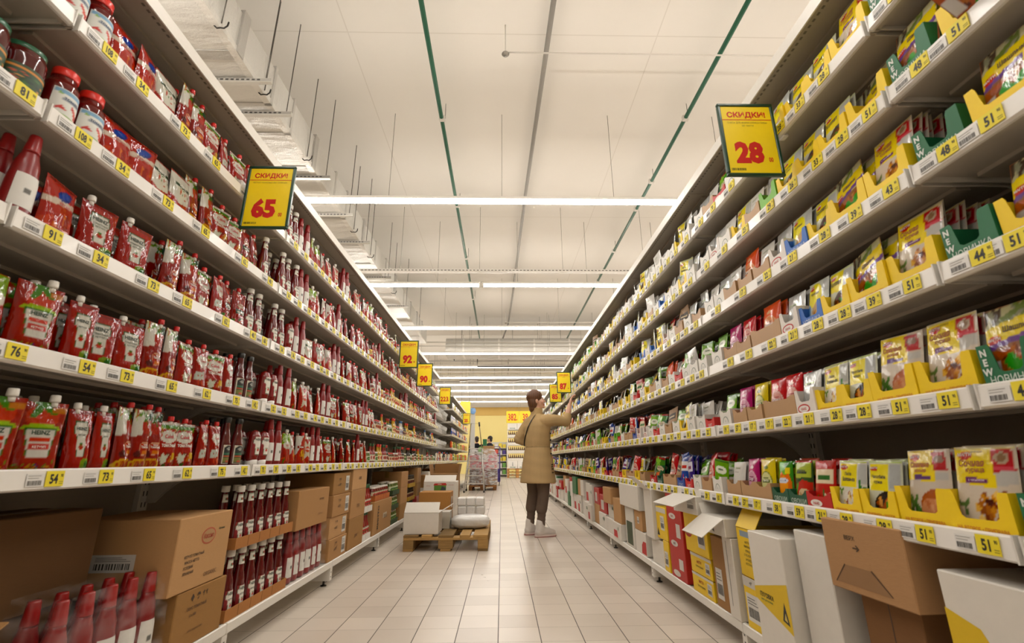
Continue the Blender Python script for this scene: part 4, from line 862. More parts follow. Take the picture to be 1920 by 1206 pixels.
S_('teal', .085, .19, .04, plainart('1f7a80', 'd8e4e0', '145a60'), 67, [], 'teal and white tall pack', name='snack_pack', cat='snack pack', back='1a6a70')
S_('violet', .10, .17, .03, plainart('3a2c78', 'd8d4e4', '7a2c5a'), 69, [], 'violet pack with pale panel', name='snack_pack', cat='snack pack', back='2c2460')
S_('bluered', .09, .17, .03, plainart('2a4a9a', 'e0e0e4', 'c8281e'), 71, [], 'blue pack with white panel and red print', name='snack_pack', cat='snack pack', back='24408a')
S_('redgreen', .10, .165, .02, plainart('b82018', 'e8d8b8', '2f6a2c'), 73, [], 'red pack with cream panel and green print', name='snack_pack', cat='snack pack', back='a01a14')
S_('whiteblue', .12, .16, .05, plainart('dcdad8', '4a5aa0', 'e4e0e0'), 75, [], 'white pack with blue panel', name='snack_pack', cat='snack pack', back='d0cecc')
# ================================================================ names people would use
for k_, d_ in dict(hz='red keystone-label ketchup pouch', hzslim='slim red keystone-label pouch', hzp='pouch with pale leafy label', kid='red pouch with smooth tomato', bowl='tall white-cornered ketchup pouch', oval='oval-badged salad photo ketchup pouch',
    tomats='oval-badged ketchup pouch with tomatoes', rich='dark red leaf-printed ketchup pouch', blue='plump red pouch with blue emblem', green='green-topped sauce pouch', star='cream star-printed ketchup pouch', corner='white-cornered pouch with plate',
    hzglass='white-capped keystone-label ketchup bottle', hzbig='large white-capped ketchup bottle', squeeze='upside-down squeeze ketchup bottle', redbot='matte red barcode-label squeeze bottle', darkcap='black-capped glass ketchup bottle', pastebot='squat red-capped tomato juice bottle',
    bigjar='green-lidded tomato sauce jar', jdark='black-lidded dark soy sauce jar', syellow='slim yellow mustard bottle', sdark='slim dark soy bottle', swhite='slim white sauce bottle', sred='slim red chilli bottle', cutlet='yellow sachet with cutlet plate', gulyash='yellow silver sachet with pan',
    stew='yellow banded sachet with stew', meon='sachet with round yellow label', white='white green-lined spice sachet', silver='silver round-stamped spice sachet', yellowp='yellow ring-printed pillow pack', magenta='magenta pillow pack', redp='glossy red pillow pack', orangep='glossy orange pillow pack',
    herb='dark green vegetable herb sachet', carrot='orange green carrot snack pack', kraftp='brown paper spice pack', teal='tall teal and white pack', violet='violet pack with pale panel', bluered='blue pack with red print', redgreen='red pack with green print', whiteblue='white pack with blue panel').items(): PK[k_].desc = d_
PLACES = {('left', i): f"of left rack's {ORD[i + 1]}-from-bottom shelf" for i in range(5)}
PLACES.update({('right', i): f"of right rack's {ORD[i + 1]}-from-bottom shelf" for i in range(6)})
lay = random.Random(21)
def put(side, li, key, y, row=0, yaw=None, dx=None, lean=0.0):
    p = PK[key]; z = (LZS if side == 'left' else RZS)[li] - .0118; d = p.size[1]
    sg = -1 if side == 'left' else 1; xf = XL if side == 'left' else XR
    yaw = (lay.uniform(-.30, .26) if 'pouch' in p.name or 'sachet' in p.name else lay.uniform(-.16, .16)) if yaw is None else yaw; lean = lean or (lay.uniform(-.09, .03) if 'pouch' in p.name else 0); dx = lay.uniform(0, .014) if dx is None else dx
    x = xf + sg * (.018 + d / 2 + dx + row * (d + .012))
    o = spawn(p, TRS(x, y, z, (PI / 2 if side == 'left' else -PI / 2) + yaw, lean))
    pre = '' if row == 0 else ('rear ' if row == 1 else 'hindmost ')
    return reg(o, pre + p.desc, PLACES[(side, li)], p.cat, f'{p.cat} stock of the {side} rack')
# ---------------------------------------------------------------- left rack, near bay set by hand
NEARL = {
 0: [(1.06, 'kid'), (1.19, 'kid'), (1.32, 'kid'), (1.44, 'hzslim'), (1.525, 'hzslim'), (1.61, 'bowl'), (1.675, 'bowl'), (1.745, 'bowl'), (1.82, 'oval'), (1.925, 'oval'), (2.03, 'tomats'), (2.12, 'tomats'), (2.21, 'darkcap'), (2.29, 'darkcap')],
 1: [(1.10, 'green'), (1.22, 'kid'), (1.35, 'hzslim'), (1.43, 'hz'), (1.545, 'hz'), (1.64, 'bowl'), (1.735, 'bowl'), (1.84, 'oval'), (1.93, 'tomats'), (2.02, 'oval'), (2.125, 'tomats'), (2.22, 'darkcap'), (2.30, 'darkcap')],
 2: [(1.085, 'redbot'), (1.185, 'blue'), (1.32, 'hz'), (1.46, 'hz'), (1.645, 'bowl'), (1.755, 'bowl'), (1.85, 'oval'), (1.945, 'tomats'), (2.03, 'rich'), (2.125, 'rich'), (2.23, 'hzglass'), (2.31, 'hzglass')],
 3: [(.92, 'bigjar'), (1.015, 'bigjar'), (1.12, 'pastebot'), (1.21, 'pastebot'), (1.31, 'blue'), (1.41, 'blue'), (1.51, 'hzp'), (1.61, 'hzp'), (1.69, 'bowl'), (1.775, 'bowl'), (1.87, 'oval'), (1.98, 'oval'), (2.085, 'rich'), (2.18, 'rich'), (2.28, 'hzglass')],
 4: [(.86, 'bigjar'), (.96, 'bigjar'), (1.06, 'pastebot'), (1.145, 'pastebot'), (1.24, 'blue'), (1.34, 'blue'), (1.44, 'hzp'), (1.535, 'bowl'), (1.62, 'bowl'), (1.71, 'oval'), (1.82, 'tomats'), (1.93, 'oval'), (2.03, 'rich'), (2.12, 'rich'), (2.22, 'tomats'), (2.31, 'hzglass')]}
BAY2L = {4: 'hzglass hzglass redbot redbot green green corner star star _ redbot redbot tomats', 3: 'hzglass hzglass hzglass redbot redbot green star corner corner hzslim redbot star tomats',
 2: 'hzglass hzglass squeeze redbot redbot hzp hz corner corner redbot redbot tomats', 1: 'squeeze squeeze redbot redbot green star hz star redbot redbot oval tomats', 0: 'squeeze squeeze redbot redbot green corner corner star redbot redbot oval oval star'}
BAY3L = {4: 'star tomats corner corner green green jred rich oval jred jred tomats rich', 3: 'rich tomats oval oval tomats jgold rich hzslim redbot oval jred jbrown', 2: 'corner rich tomats oval corner rich jred hzslim redbot oval jgold jred', 1: 'oval rich corner hzslim redbot redbot oval oval jbrown jbrown jred syellow', 0: 'rich oval oval redbot hzslim star jgreen sred sred jgreen syellow syellow'}
def rowseq(side, li, k, seq, rows=2):
    n = len(seq); y = JY[k] + .06; tot = sum((PK[s].size[0] if s != '_' else .07) for s in seq); gap = max(.004, (1.24 - tot) / max(1, n - 1))
    for s in seq:
        w_ = PK[s].size[0] if s != '_' else .07
        if s != '_':
            for r_ in range(rows):
                if r_ == 0 or lay.random() < .75: put(side, li, s, y + w_ / 2, r_)
        y += w_ + gap
        if y > JY[k] + 1.30: break
for li, L in NEARL.items():
    for y, key in L:
        for r_ in range(3):
            if r_ == 0 or lay.random() < (.9, .6)[r_ - 1]: put('left', li, key, y + (lay.uniform(-.012, .012) if r_ else 0), r_, yaw=(-.22 + lay.uniform(-.1, .1)) if key in ('hz', 'kid') else None)
for li in range(5): rowseq('left', li, 2, BAY2L[li].split()); rowseq('left', li, 3, BAY3L[li].split())
POOL = [['jbrown', 'jgold', 'syellow', 'sdark', 'jred', 'jgreen', 'jwhite', 'sred'], ['jgold', 'jbrown', 'jdark', 'jred', 'swhite', 'jwhite', 'syellow'], ['oval', 'jred', 'jbrown', 'jgold', 'redbot', 'jdark', 'syellow'], ['rich', 'hzslim', 'jred', 'jgold', 'star', 'sdark', 'swhite'], ['star', 'corner', 'jred', 'jbrown', 'jwhite', 'green']]
for k in (4, 5, 6):
    for li in range(5):
        seq = []; tot = 0
        while True:
            s = lay.choice(POOL[li]); n = lay.choice((1, 2, 2, 3))
            if tot + n * (PK[s].size[0] + .012) > 1.2: break
            seq += [s] * n; tot += n * (PK[s].size[0] + .012)
        rowseq('left', li, k, seq, 1 if k > 4 else 2)
# ================================================================ display boxes of the right rack
def display(w_, d_, hs, hl, post, c, inner, lip=None, lipc='d8701c', postt=None, oval=None, arch=False, text2=None):
    b = MB(); t = .0022
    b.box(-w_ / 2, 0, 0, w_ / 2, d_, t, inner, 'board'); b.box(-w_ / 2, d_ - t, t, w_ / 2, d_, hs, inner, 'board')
    for s in (-1, 1): b.box(min(s * w_ / 2, s * (w_ / 2 - t)), t, t, max(s * w_ / 2, s * (w_ / 2 - t)), d_ - t, hs, c, 'board')
    f = MB(); a = w_ / 2; e = .012
    P = [(-a, 0), (a, 0), (a, hs), (a - post, hs), (a - post - .004, hs - .008), (a - post - e, hl + e * .5), (a - post - e * 1.7, hl), (-a + post + e * 1.7, hl), (-a + post + e, hl + e * .5), (-a + post + .004, hs - .008), (-a + post, hs), (-a, hs)]
    f.prism(P, 0, t, c, 'board')
    on = lambda x0, y0: (lambda x, y: (x0 + x, -.0008 + 0 * x, y0 + y))
    if lip: f.text(lip, on(0, hl * .28), (lh := min(hl * .5, .017) if len(lip) < 9 else .0085), lipc, 'paper', .01, min(1, w_ * .78 / (glyphs(lip, .01)[2] * lh)))
    if postt:
        for s in (-1,):
            for i, ch in enumerate(postt): f.text(ch, on(s * (a - post * .5), hs - .026 - .022 * i), .016, 'e8ece4', 'paper', .04, .9)
    if oval:
        f.add([(.0 + .036 * math.cos(q) - w_ * .12, -.0006, hl * .5 + .017 * math.sin(q)) for q in [2 * PI * i / 20 for i in range(20)]], [list(range(20))], 'c2241c', 'paper')
        f.add([(.0 + .030 * math.cos(q) - w_ * .12, -.0008, hl * .5 + .012 * math.sin(q)) for q in [2 * PI * i / 20 for i in range(20)]], [list(range(20))], 'ece6de', 'paper')
        f.text(oval, lambda x, y: (-w_ * .12 + x, -.001 + 0 * x, hl * .5 - .005 + y), .010, 'b8342c', 'paper', .03, .9)
    if arch:
        Q = [PI * i / 12 for i in range(13)]
        f.add([(.028 * math.cos(q), -.0007, hl * .3 + .03 * math.sin(q)) for q in Q] + [(.025 * math.cos(q), -.0007, hl * .3 + .027 * math.sin(q)) for q in Q[::-1]], [list(range(26))], '4a6a5a', 'paper')
        f.text('с', on(0, hl * .34), .012, '5a5a54', 'paper', 0, 1)
    return [('box_body', b.build('box_body'), None, []), ('front_panel', f.build('front_panel'), None, [])]
Y_ = 'ecc80e'
BX = {}
def B_(key, desc, w_, d_, hs, hl, post, c, inner, **kw): BX[key] = Proto(None, display(w_, d_, hs, hl, post, c, inner, **kw), 'display_tray' if 'tray' in desc else 'display_box', desc, 'display box' if 'tray' not in desc else 'display tray', (w_, d_, hs)); BX[key].hl = hl
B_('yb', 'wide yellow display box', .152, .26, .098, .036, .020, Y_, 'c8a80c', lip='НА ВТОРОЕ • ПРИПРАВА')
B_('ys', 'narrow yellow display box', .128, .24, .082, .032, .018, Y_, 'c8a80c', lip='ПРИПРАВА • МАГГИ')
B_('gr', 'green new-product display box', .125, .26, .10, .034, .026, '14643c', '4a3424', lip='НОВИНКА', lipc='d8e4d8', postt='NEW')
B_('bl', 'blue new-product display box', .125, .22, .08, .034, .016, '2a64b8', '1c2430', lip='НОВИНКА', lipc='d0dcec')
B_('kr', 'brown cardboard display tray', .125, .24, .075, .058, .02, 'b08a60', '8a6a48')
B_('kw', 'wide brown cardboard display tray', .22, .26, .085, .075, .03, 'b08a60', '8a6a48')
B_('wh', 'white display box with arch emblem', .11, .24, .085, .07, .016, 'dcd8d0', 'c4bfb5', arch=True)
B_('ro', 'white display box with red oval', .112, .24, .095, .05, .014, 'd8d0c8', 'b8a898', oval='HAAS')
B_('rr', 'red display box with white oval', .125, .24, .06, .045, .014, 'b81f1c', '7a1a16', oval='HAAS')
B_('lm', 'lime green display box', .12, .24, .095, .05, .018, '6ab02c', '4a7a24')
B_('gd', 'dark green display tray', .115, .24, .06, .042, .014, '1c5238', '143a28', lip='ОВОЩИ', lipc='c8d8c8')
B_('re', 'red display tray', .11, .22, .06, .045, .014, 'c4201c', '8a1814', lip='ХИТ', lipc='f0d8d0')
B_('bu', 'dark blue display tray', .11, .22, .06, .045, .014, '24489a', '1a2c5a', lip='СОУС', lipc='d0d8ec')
BOXID = [0]; NK = {}; STUFF = {}
def box(side, li, key, y, pack=None, n=5, sp=.022, lean=-.22, up=0.0, start=.012, far=False, yaw=0.0, ragged=False):
    """a display box on a right shelf and the packs that stand in it"""
    p = BX[key]; z = RZS[li] - .0118; x = XR + .014 + lay.uniform(0, .008); yaw += lay.uniform(-.03, .03)
    M = TRS(x, y, z, -PI / 2 + yaw); o = spawn(p, M); wh = PLACES[('right', li)]
    reg(o, p.desc, wh, p.cat, f'{p.desc} row of the right rack'); BOXID[0] += 1
    if not pack: return
    q = PK[pack]; per = max(1, int((p.size[0] - .006) // (q.size[0] * .96)))
    for j in range(per):
        xo = 0 if per == 1 else (j - (per - 1) / 2) * q.size[0] * 1.0
        for i in range(n):
            ln = lean + lay.uniform(-.05, .05) if i else lean
            yy = start + i * sp + q.size[1] / 2
            if yy + 0.05 > p.size[1]: break
            L = M @ TRS(xo + lay.uniform(-.003, .003), yy, .003 + up + (lay.uniform(-.004, .008) if i else 0), lay.uniform(-.05, .05) + (lay.uniform(-.3, .3) if ragged else 0), ln + (lay.uniform(-.2, .22) if ragged else 0), min(lay.uniform(1.08, 1.34), max(1.0, p.size[0] * .99 / q.size[0])) if ragged else 1.0, (-.20 if pack == 'stew' and i == 0 and y > 1 else lay.uniform(-.03, .03)) + (lay.uniform(-.16, .16) if ragged else 0))
            NK[q.name] = NK.get(q.name, 0) + 1
            if NK[q.name] > 296: STUFF.setdefault(q.name, []).append((pack, L)); continue
            s = spawn(q, L)
            if i == 0: reg(s, 'front ' + q.desc, wh, q.cat, f'{q.cat} stock in the right rack boxes')
            else: reg(s, 'stacked ' + q.desc, wh, q.cat, f'stacked {q.cat} stock, box {BOXID[0]}', key=(BOXID[0], j))
NEARR = {
 0: [('gr', .965, 'stew', 4), ('yb', 1.125, 'chicken', 8), ('yb', 1.282, 'ham', 7), ('ys', 1.425, 'gulyash', 7), ('ys', 1.56, 'bolognese', 7), ('rr', 1.69, 'redgreen', 4), ('gd', 1.812, 'nuts', 3), ('gd', 1.93, 'carrot', 3), ('kr', 2.052, 'yellowp', 3), ('kr', 2.18, 'magenta', 3), ('kr', 2.31, 'white', 4)],
 1: [('yb', .82, 'chicken', 4), ('gr', .965, 'stew', 3), ('yb', 1.12, 'chicken', 8), ('yb', 1.275, 'ham', 7), ('ys', 1.416, 'gulyash', 6), ('ys', 1.545, 'bolognese', 5), ('ro', 1.665, 'silver', 2), ('kw', 1.84, 'redp', 3), ('kr', 2.02, 'yellowp', 4), ('kr', 2.15, 'magenta', 4), ('wh', 2.29, 'greenp', 3)],
 2: [('yb', .82, 'stew', 5), ('gr', .965, None, 0), ('yb', 1.125, 'chicken', 8), ('yb', 1.282, 'stew', 7), ('ys', 1.42, 'cutlet', 5), ('bl', 1.548, 'meon', 2), ('ro', 1.67, 'silver', 3), ('kw', 1.845, 'orangep', 3), ('kr', 2.03, 'redp', 3), ('kr', 2.16, 'magenta', 4), ('wh', 2.29, 'greenp', 4)],
 3: [('yb', .80, 'stew', 5), ('gr', .965, None, 0), ('yb', 1.125, 'chicken', 7), ('yb', 1.282, 'stew', 6), ('ys', 1.42, 'cutlet', 6), ('bl', 1.548, 'meon', 5), ('ro', 1.67, 'silver', 3), ('kr', 1.80, 'white', 5), ('kr', 1.935, 'orangep', 4), ('kr', 2.07, 'white', 5), ('wh', 2.19, 'silver', 4), ('wh', 2.305, 'white', 4)],
 4: [('yb', .80, 'stew', 5), ('gr', .965, 'stew', 2), ('yb', 1.125, 'stew', 4), ('ys', 1.27, 'cutlet', 6), ('ys', 1.40, 'cutlet', 6), ('ys', 1.53, 'gulyash', 5), ('lm', 1.66, 'silver', 4), ('kr', 1.79, 'white', 5), ('ys', 1.92, 'bolognese', 4), ('wh', 2.045, 'white', 4), ('ro', 2.16, 'silver', 3), ('wh', 2.29, 'silver', 4)],
 5: [('yb', .80, 'chicken', 5), ('gr', .965, None, 0), ('yb', 1.125, 'chicken', 6), ('ys', 1.27, 'cutlet', 6), ('ys', 1.40, 'cutlet', 6), ('ys', 1.53, 'meon', 5), ('kr', 1.66, 'white', 5), ('ys', 1.79, 'bolognese', 4), ('wh', 1.915, 'silver', 4), ('rr', 2.035, 'herb', 3), ('kr', 2.16, 'white', 4), ('wh', 2.29, 'silver', 4)]}
for li, L in NEARR.items():
    for (bk, y, pk, n) in L:
        low = (li == 4 and bk == 'yb' and y > 1)
        box('right', li, bk, y, pk, n, sp=.021, lean=-.20 if pk not in ('redp', 'orangep', 'magenta', 'yellowp', 'carrot', 'nuts') else -.12, start=.012 if pk and not low else .05, up=.0)
RP = [[('kr', 'white'), ('re', 'redgreen'), ('bu', 'bluered'), ('gd', 'herb'), ('kr', 'redp'), ('wh', 'greenp'), ('rr', 'herb'), ('kr', 'kraftp'), ('re', 'violet'), ('lm', 'greenp'), ('ys', 'bolognese')],
      [('wh', 'white'), ('kr', 'white'), ('wh', 'greenp'), ('ys', 'cutlet'), ('ro', 'redgreen'), ('kr', 'redp'), ('kr', 'kraftp'), ('re', 'herb'), ('bu', 'bluered'), ('lm', 'greenp')],
      [('wh', 'white'), ('kr', 'kraftp'), ('ys', 'stew'), ('wh', 'silver'), ('kr', 'white'), ('wh', 'greenp'), ('kr', 'orangep'), ('ys', 'meon'), ('re', 'redgreen')],
      [('kr', 'silver'), ('wh', 'white'), ('kr', 'kraftp'), ('ys', 'stew'), ('wh', 'silver'), ('bl', 'meon'), ('ro', 'redgreen'), ('ys', 'gulyash')],
      [('wh', 'silver'), ('kr', 'white'), ('lm', 'greenp'), ('ys', 'bolognese'), ('wh', 'white'), ('kr', 'kraftp'), ('bl', 'meon'), ('wh', 'silver')],
      [('wh', 'silver'), ('ys', 'cutlet'), ('wh', 'white'), ('kr', 'kraftp'), ('lm', 'greenp'), ('wh', 'white'), ('wh', 'silver')]]
for k in range(2, 9):
    for li in range(6):
        y = JY[k] + .05; last = None
        while y < JY[k] + 1.22:
            c_ = lay.choice(RP[li])
            if c_ == last and lay.random() < .5: continue
            last = c_; wd = BX[c_[0]].size[0]
            box('right', li, c_[0], y + wd / 2, c_[1], (5 if k < 4 else 3) if lay.random() < .92 else 0, sp=.026 if k < 4 else .045, lean=lay.uniform(-.30, -.12), ragged=True); y += wd + lay.uniform(.006, .02)
tag(spawn(PK['stew'], TRS(XR + .012, .755, RZS[4] - .006, -PI / 2 + .12, .85)), 'yellow sachet tipping forward over the rail at upper right', 'sachet', None)
# the last bay: tall packs and bottles without boxes
for li in range(6):
    y = JY[9] + .08
    while y < JY[9] + 1.25:
        s = lay.choice(['teal', 'violet', 'whiteblue', 'swhite', 'bluered', 'white', 'syellow']); wd = PK[s].size[0]
        for j in range(lay.choice((1, 2, 3))):
            if y < JY[9] + 1.27: put('right', li, s, y + wd / 2); y += wd + .008

for nm, L in STUFF.items():          # the smallest, farthest sachets past three hundred: one object
    b = MB()
    for pk, Mx in L: SARGS[pk](b, Mx)
    o = link(nm, b.build(nm)); o['kind'] = 'stuff'; tag(o, f'tiny {nm.replace("_", " ")} stock filling the farthest boxes of the right rack', 'sachet')
# ================================================================ cartons on the base shelves
K1, K2, K3 = 'a67c4e', '98703f', 'b68c5e'
def face_fn(f, w_, d_, h_, off=.0008):
    if f == 'F': return lambda x, y: (x, -d_ / 2 - off + 0 * x, y)
    if f == 'R': return lambda x, y: (w_ / 2 + off + 0 * x, x, y)
    if f == 'L': return lambda x, y: (-w_ / 2 - off + 0 * x, -x, y)
    return lambda x, y: (x, y - h_ / 2, h_ + off + 0 * x)
def polyon(b, fn, P, c, mat='paper'):
    P = np.array(P, float); b.add(np.stack(fn(P[:, 0], P[:, 1]), 1), [list(range(len(P)))], c, mat)
def carton_mesh(w_, d_, h_, c, mat='kraft', patches=(), texts=(), tape=None, flap=None, seam=True, sticker=None):
    """patches: (face, polygon in metres, colour); texts: (face, string, x, y, height, colour, bold, sx, rot)"""
    b = MB(); b.cbox(-w_ / 2, -d_ / 2, 0, w_ / 2, d_ / 2, h_, c, mat, .003)
    dk = tuple(np.array(col(c)) * .62)
    if seam: b.box(-w_ / 2 + .004, -.0008, h_ - .0004, w_ / 2 - .004, .0008, h_ + .0004, dk, mat)
    parts = [['carton_body', b, None]]
    if patches or texts:
        p = MB()
        for i, (f, P, cc) in enumerate(patches): polyon(p, face_fn(f, w_, d_, h_, .0006 + .0002 * i), P, cc)
        for t in texts:
            f, s, x0, y0, hh, cc, bold, sx = t[:8]; rot = t[8] if len(t) > 8 else 0; fn = face_fn(f, w_, d_, h_, .0014); cr, sr = math.cos(rot), math.sin(rot)
            p.text(s, lambda x, y, fn=fn: fn(x0 + x * cr - y * sr, y0 + x * sr + y * cr), hh, cc, 'paper', bold, sx)
        parts.append(['printed_marking', p, None])
    if sticker:
        p = MB(); f, x0, y0, x1, y1 = sticker; fn = face_fn(f, w_, d_, h_, .0012); polyon(p, fn, [(x0, y0), (x1, y0), (x1, y1), (x0, y1)], 'dedbd4'); fn = face_fn(f, w_, d_, h_, .0018); r = random.Random(int(w_ * 999 + h_ * 777))
        x = x0 + .1 * (x1 - x0)
        while x < x1 - .12 * (x1 - x0):
            q = r.uniform(.01, .04) * (x1 - x0); polyon(p, fn, [(x, y0 + .15 * (y1 - y0)), (x + q, y0 + .15 * (y1 - y0)), (x + q, y0 + .5 * (y1 - y0)), (x, y0 + .5 * (y1 - y0))], '3a3834'); x += q * 2
        for k in range(3): yy = y0 + (.62 + .1 * k) * (y1 - y0); polyon(p, fn, [(x0 + .1 * (x1 - x0), yy), (x1 - (.1 + .1 * k) * (x1 - x0), yy), (x1 - (.1 + .1 * k) * (x1 - x0), yy + .03 * (y1 - y0)), (x0 + .1 * (x1 - x0), yy + .03 * (y1 - y0))], '6a6862')
        parts.append(['shipping_label', p, 'white shipping label'])
    if tape:
        p = MB(); p.box(-w_ / 2 - .0008, -.024, h_ - .0002, w_ / 2 + .0008, .024, h_ + .0008, 'b89a6c', 'foil')
        for s in (-1, 1): p.box(min(s * w_ / 2, s * (w_ / 2 + .0009)), -.024, h_ - .07, max(s * w_ / 2, s * (w_ / 2 + .0009)), .024, h_ + .0008, 'b89a6c', 'foil')
        parts.append(['packing_tape', p, None])
    if flap:
        for (side, ang) in flap:
            p = MB(); fl = min(d_ * .45, .14)
            if side in 'FB':
                s = -1 if side == 'F' else 1; Mx = Matrix.Translation((0, s * d_ / 2, h_)) @ Matrix.Rotation(-s * math.radians(ang), 4, 'X'); p.box(-w_ / 2 + .003, min(0, -s * fl), 0, w_ / 2 - .003, max(0, -s * fl), .003, c, mat, Mx)
            else:
                s = -1 if side == 'L' else 1; Mx = Matrix.Translation((s * w_ / 2, 0, h_)) @ Matrix.Rotation(s * math.radians(ang), 4, 'Y'); p.box(min(0, -s * fl), -d_ / 2 + .003, 0, max(0, -s * fl), d_ / 2 - .003, .003, c, mat, Mx)
            parts.append(['carton_flap', p, None])
    return [(n, q.build(n), lb, []) for n, q, lb in parts]
def carton(x, y, z, rz, w_, d_, h_, c, label, group=None, **kw):
    p = Proto(None, carton_mesh(w_, d_, h_, c, **kw), 'carton', '', 'carton', (w_, d_, h_))
    o = spawn(p, TRS(x, y, z, rz)); return tag(o, label, 'carton', group)
def sh(side, y0, y1, z0, z1, c, label, d_=.38, set_=.0, yaw=0, **kw):
    """a carton standing on a base shelf; set_ = how far its face sits behind the shelf edge"""
    sg = -1 if side == 'left' else 1; xf = XL if side == 'left' else XR
    return carton(xf + sg * (set_ + d_ / 2 + .004), (y0 + y1) / 2, z0, (PI / 2 if side == 'left' else -PI / 2) + yaw, y1 - y0 - .004, d_, z1 - z0 - .001, c, label, f'cartons on the {side} base shelf', **kw)
LBT, RBT = LBASE + .0004, RBASE + .0004
A_ = lambda *t: list(t)
# left
sh('left', .93, 1.24, LBT, .40, K1, 'brown carton at the lower left frame edge', d_=.40, set_=.02, flap=[('R', 150)])
sh('left', 1.27, 1.78, LBT, .42, '6e4e30', 'dark brown carton standing behind the film-wrapped red bottles', d_=.24, set_=.215, tape=True)
sh('left', 1.25, 1.80, .42, .70, '634629', 'dark brown carton stacked above the one behind red bottles', d_=.26, set_=.2, tape=True)
sh('left', 1.985, 2.315, LBT, .372, K2, 'brown carton with faint print under the oval-logo carton', d_=.40, tape=True, texts=[('F', 'СОУС ТОМАТНЫЙ', -.03, .13, .011, '5a3c20', .02, .9), ('F', '12 x 500', -.05, .105, .010, '5a3c20', .02, .9), ('F', '♦ ☂ ↑↑', -.02, .165, .018, '3c2a18', .02, 1), ('F', 'КРАСНОДАРСКИЙ', -.02, .05, .008, '6a4a2a', 0, .9)])
sh('left', 1.915, 2.285, .374, .645, K3, 'brown carton with red oval logo, upper of its stack', d_=.40, yaw=.02, tape=False,
   patches=[('F', [(.02 + .05 * math.cos(q), .185 + .032 * math.sin(q)) for q in [2 * PI * i / 24 for i in range(24)]], 'b85a3a'), ('F', [(.02 + .043 * math.cos(q), .185 + .026 * math.sin(q)) for q in [2 * PI * i / 24 for i in range(24)]], 'b68c5e')],
   texts=[('F', 'Кассио', .02, .177, .018, 'b03a20', .02, .8), ('F', 'Органик', .11, .20, .009, '2c3a20', .02, .9), ('F', 'КЕТЧУП ТОМАТНЫЙ', -.06, .12, .010, '2c2014', .02, .9), ('F', 'МАССА НЕТТО', -.07, .10, .010, '2c2014', .02, .9), ('F', 'УСЛОВИЯ', -.09, .08, .010, '2c2014', .02, .9), ('F', 'ХРАНЕНИЯ', -.085, .06, .010, '2c2014', .02, .9), ('F', 'ORGANIC', .07, .03, .016, '7a5430', .01, .9)], sticker=('L', -.10, .09, .06, .15))
sh('left', 2.99, 3.50, .452, .68, K1, 'wide brown carton resting on the film-wrapped red bottles', d_=.36, tape=True, texts=[('F', 'ХРУПКОЕ', .12, .15, .014, '6a4a28', .02, .9), ('F', 'ГОСТ Р 52141', .12, .06, .010, '6a4a28', 0, .9)])
for i, (a, bb) in enumerate(((LBT, .31), (.31, .46), (.46, .61), (.61, .765))):
    sh('left', 3.60, 3.985, a, bb, (K1, K3, K1, K2)[i], f'brown carton with white label, {ORD[i + 1]} from bottom of its four-carton stack', d_=.36, set_=.01 * (i % 2), sticker=('F', .08, .02, .16, .13), texts=[('F', '6 БУТ.', -.05, .06, .018, '5a3e20', .02, .9), ('F', '☂ ♨', -.05, .10, .016, '4a3018', .02, .9)])
for i, (a, bb) in enumerate(((LBT, .40), (.40, .62), (.62, .79))):
    sh('left', 4.02, 4.43, a, bb, (K2, K1, K3)[i], f'plain brown carton, {("bottom", "middle", "top")[i]} of the stack before the bottle trays', d_=.38, tape=True, texts=[('F', 'СОУС', .0, .08, .022, '6a4a28', .02, .9)])
sh('left', 4.76, 5.50, LBT, .47, K1, 'brown carton with vertical black lettering', d_=.36, tape=True, texts=[('F', 'КИНТО', -.17, .15, .05, '2c2014', .03, .9, PI / 2), ('F', 'СОУСЫ', .1, .12, .03, '7a5a34', .02, .9)], patches=[('F', [(.0, .12), (.16, .12), (.16, .17), (.0, .17)], 'c8b496')])
for i, (a, bb) in enumerate(((LBT, .34), (.34, .53), (.53, .72))):
    sh('left', 5.95, 6.36, a, bb, (K2, K1, K1)[i], f'brown carton, {("bottom", "middle", "top")[i]} of the stack behind the green jar trays', d_=.36, tape=True)
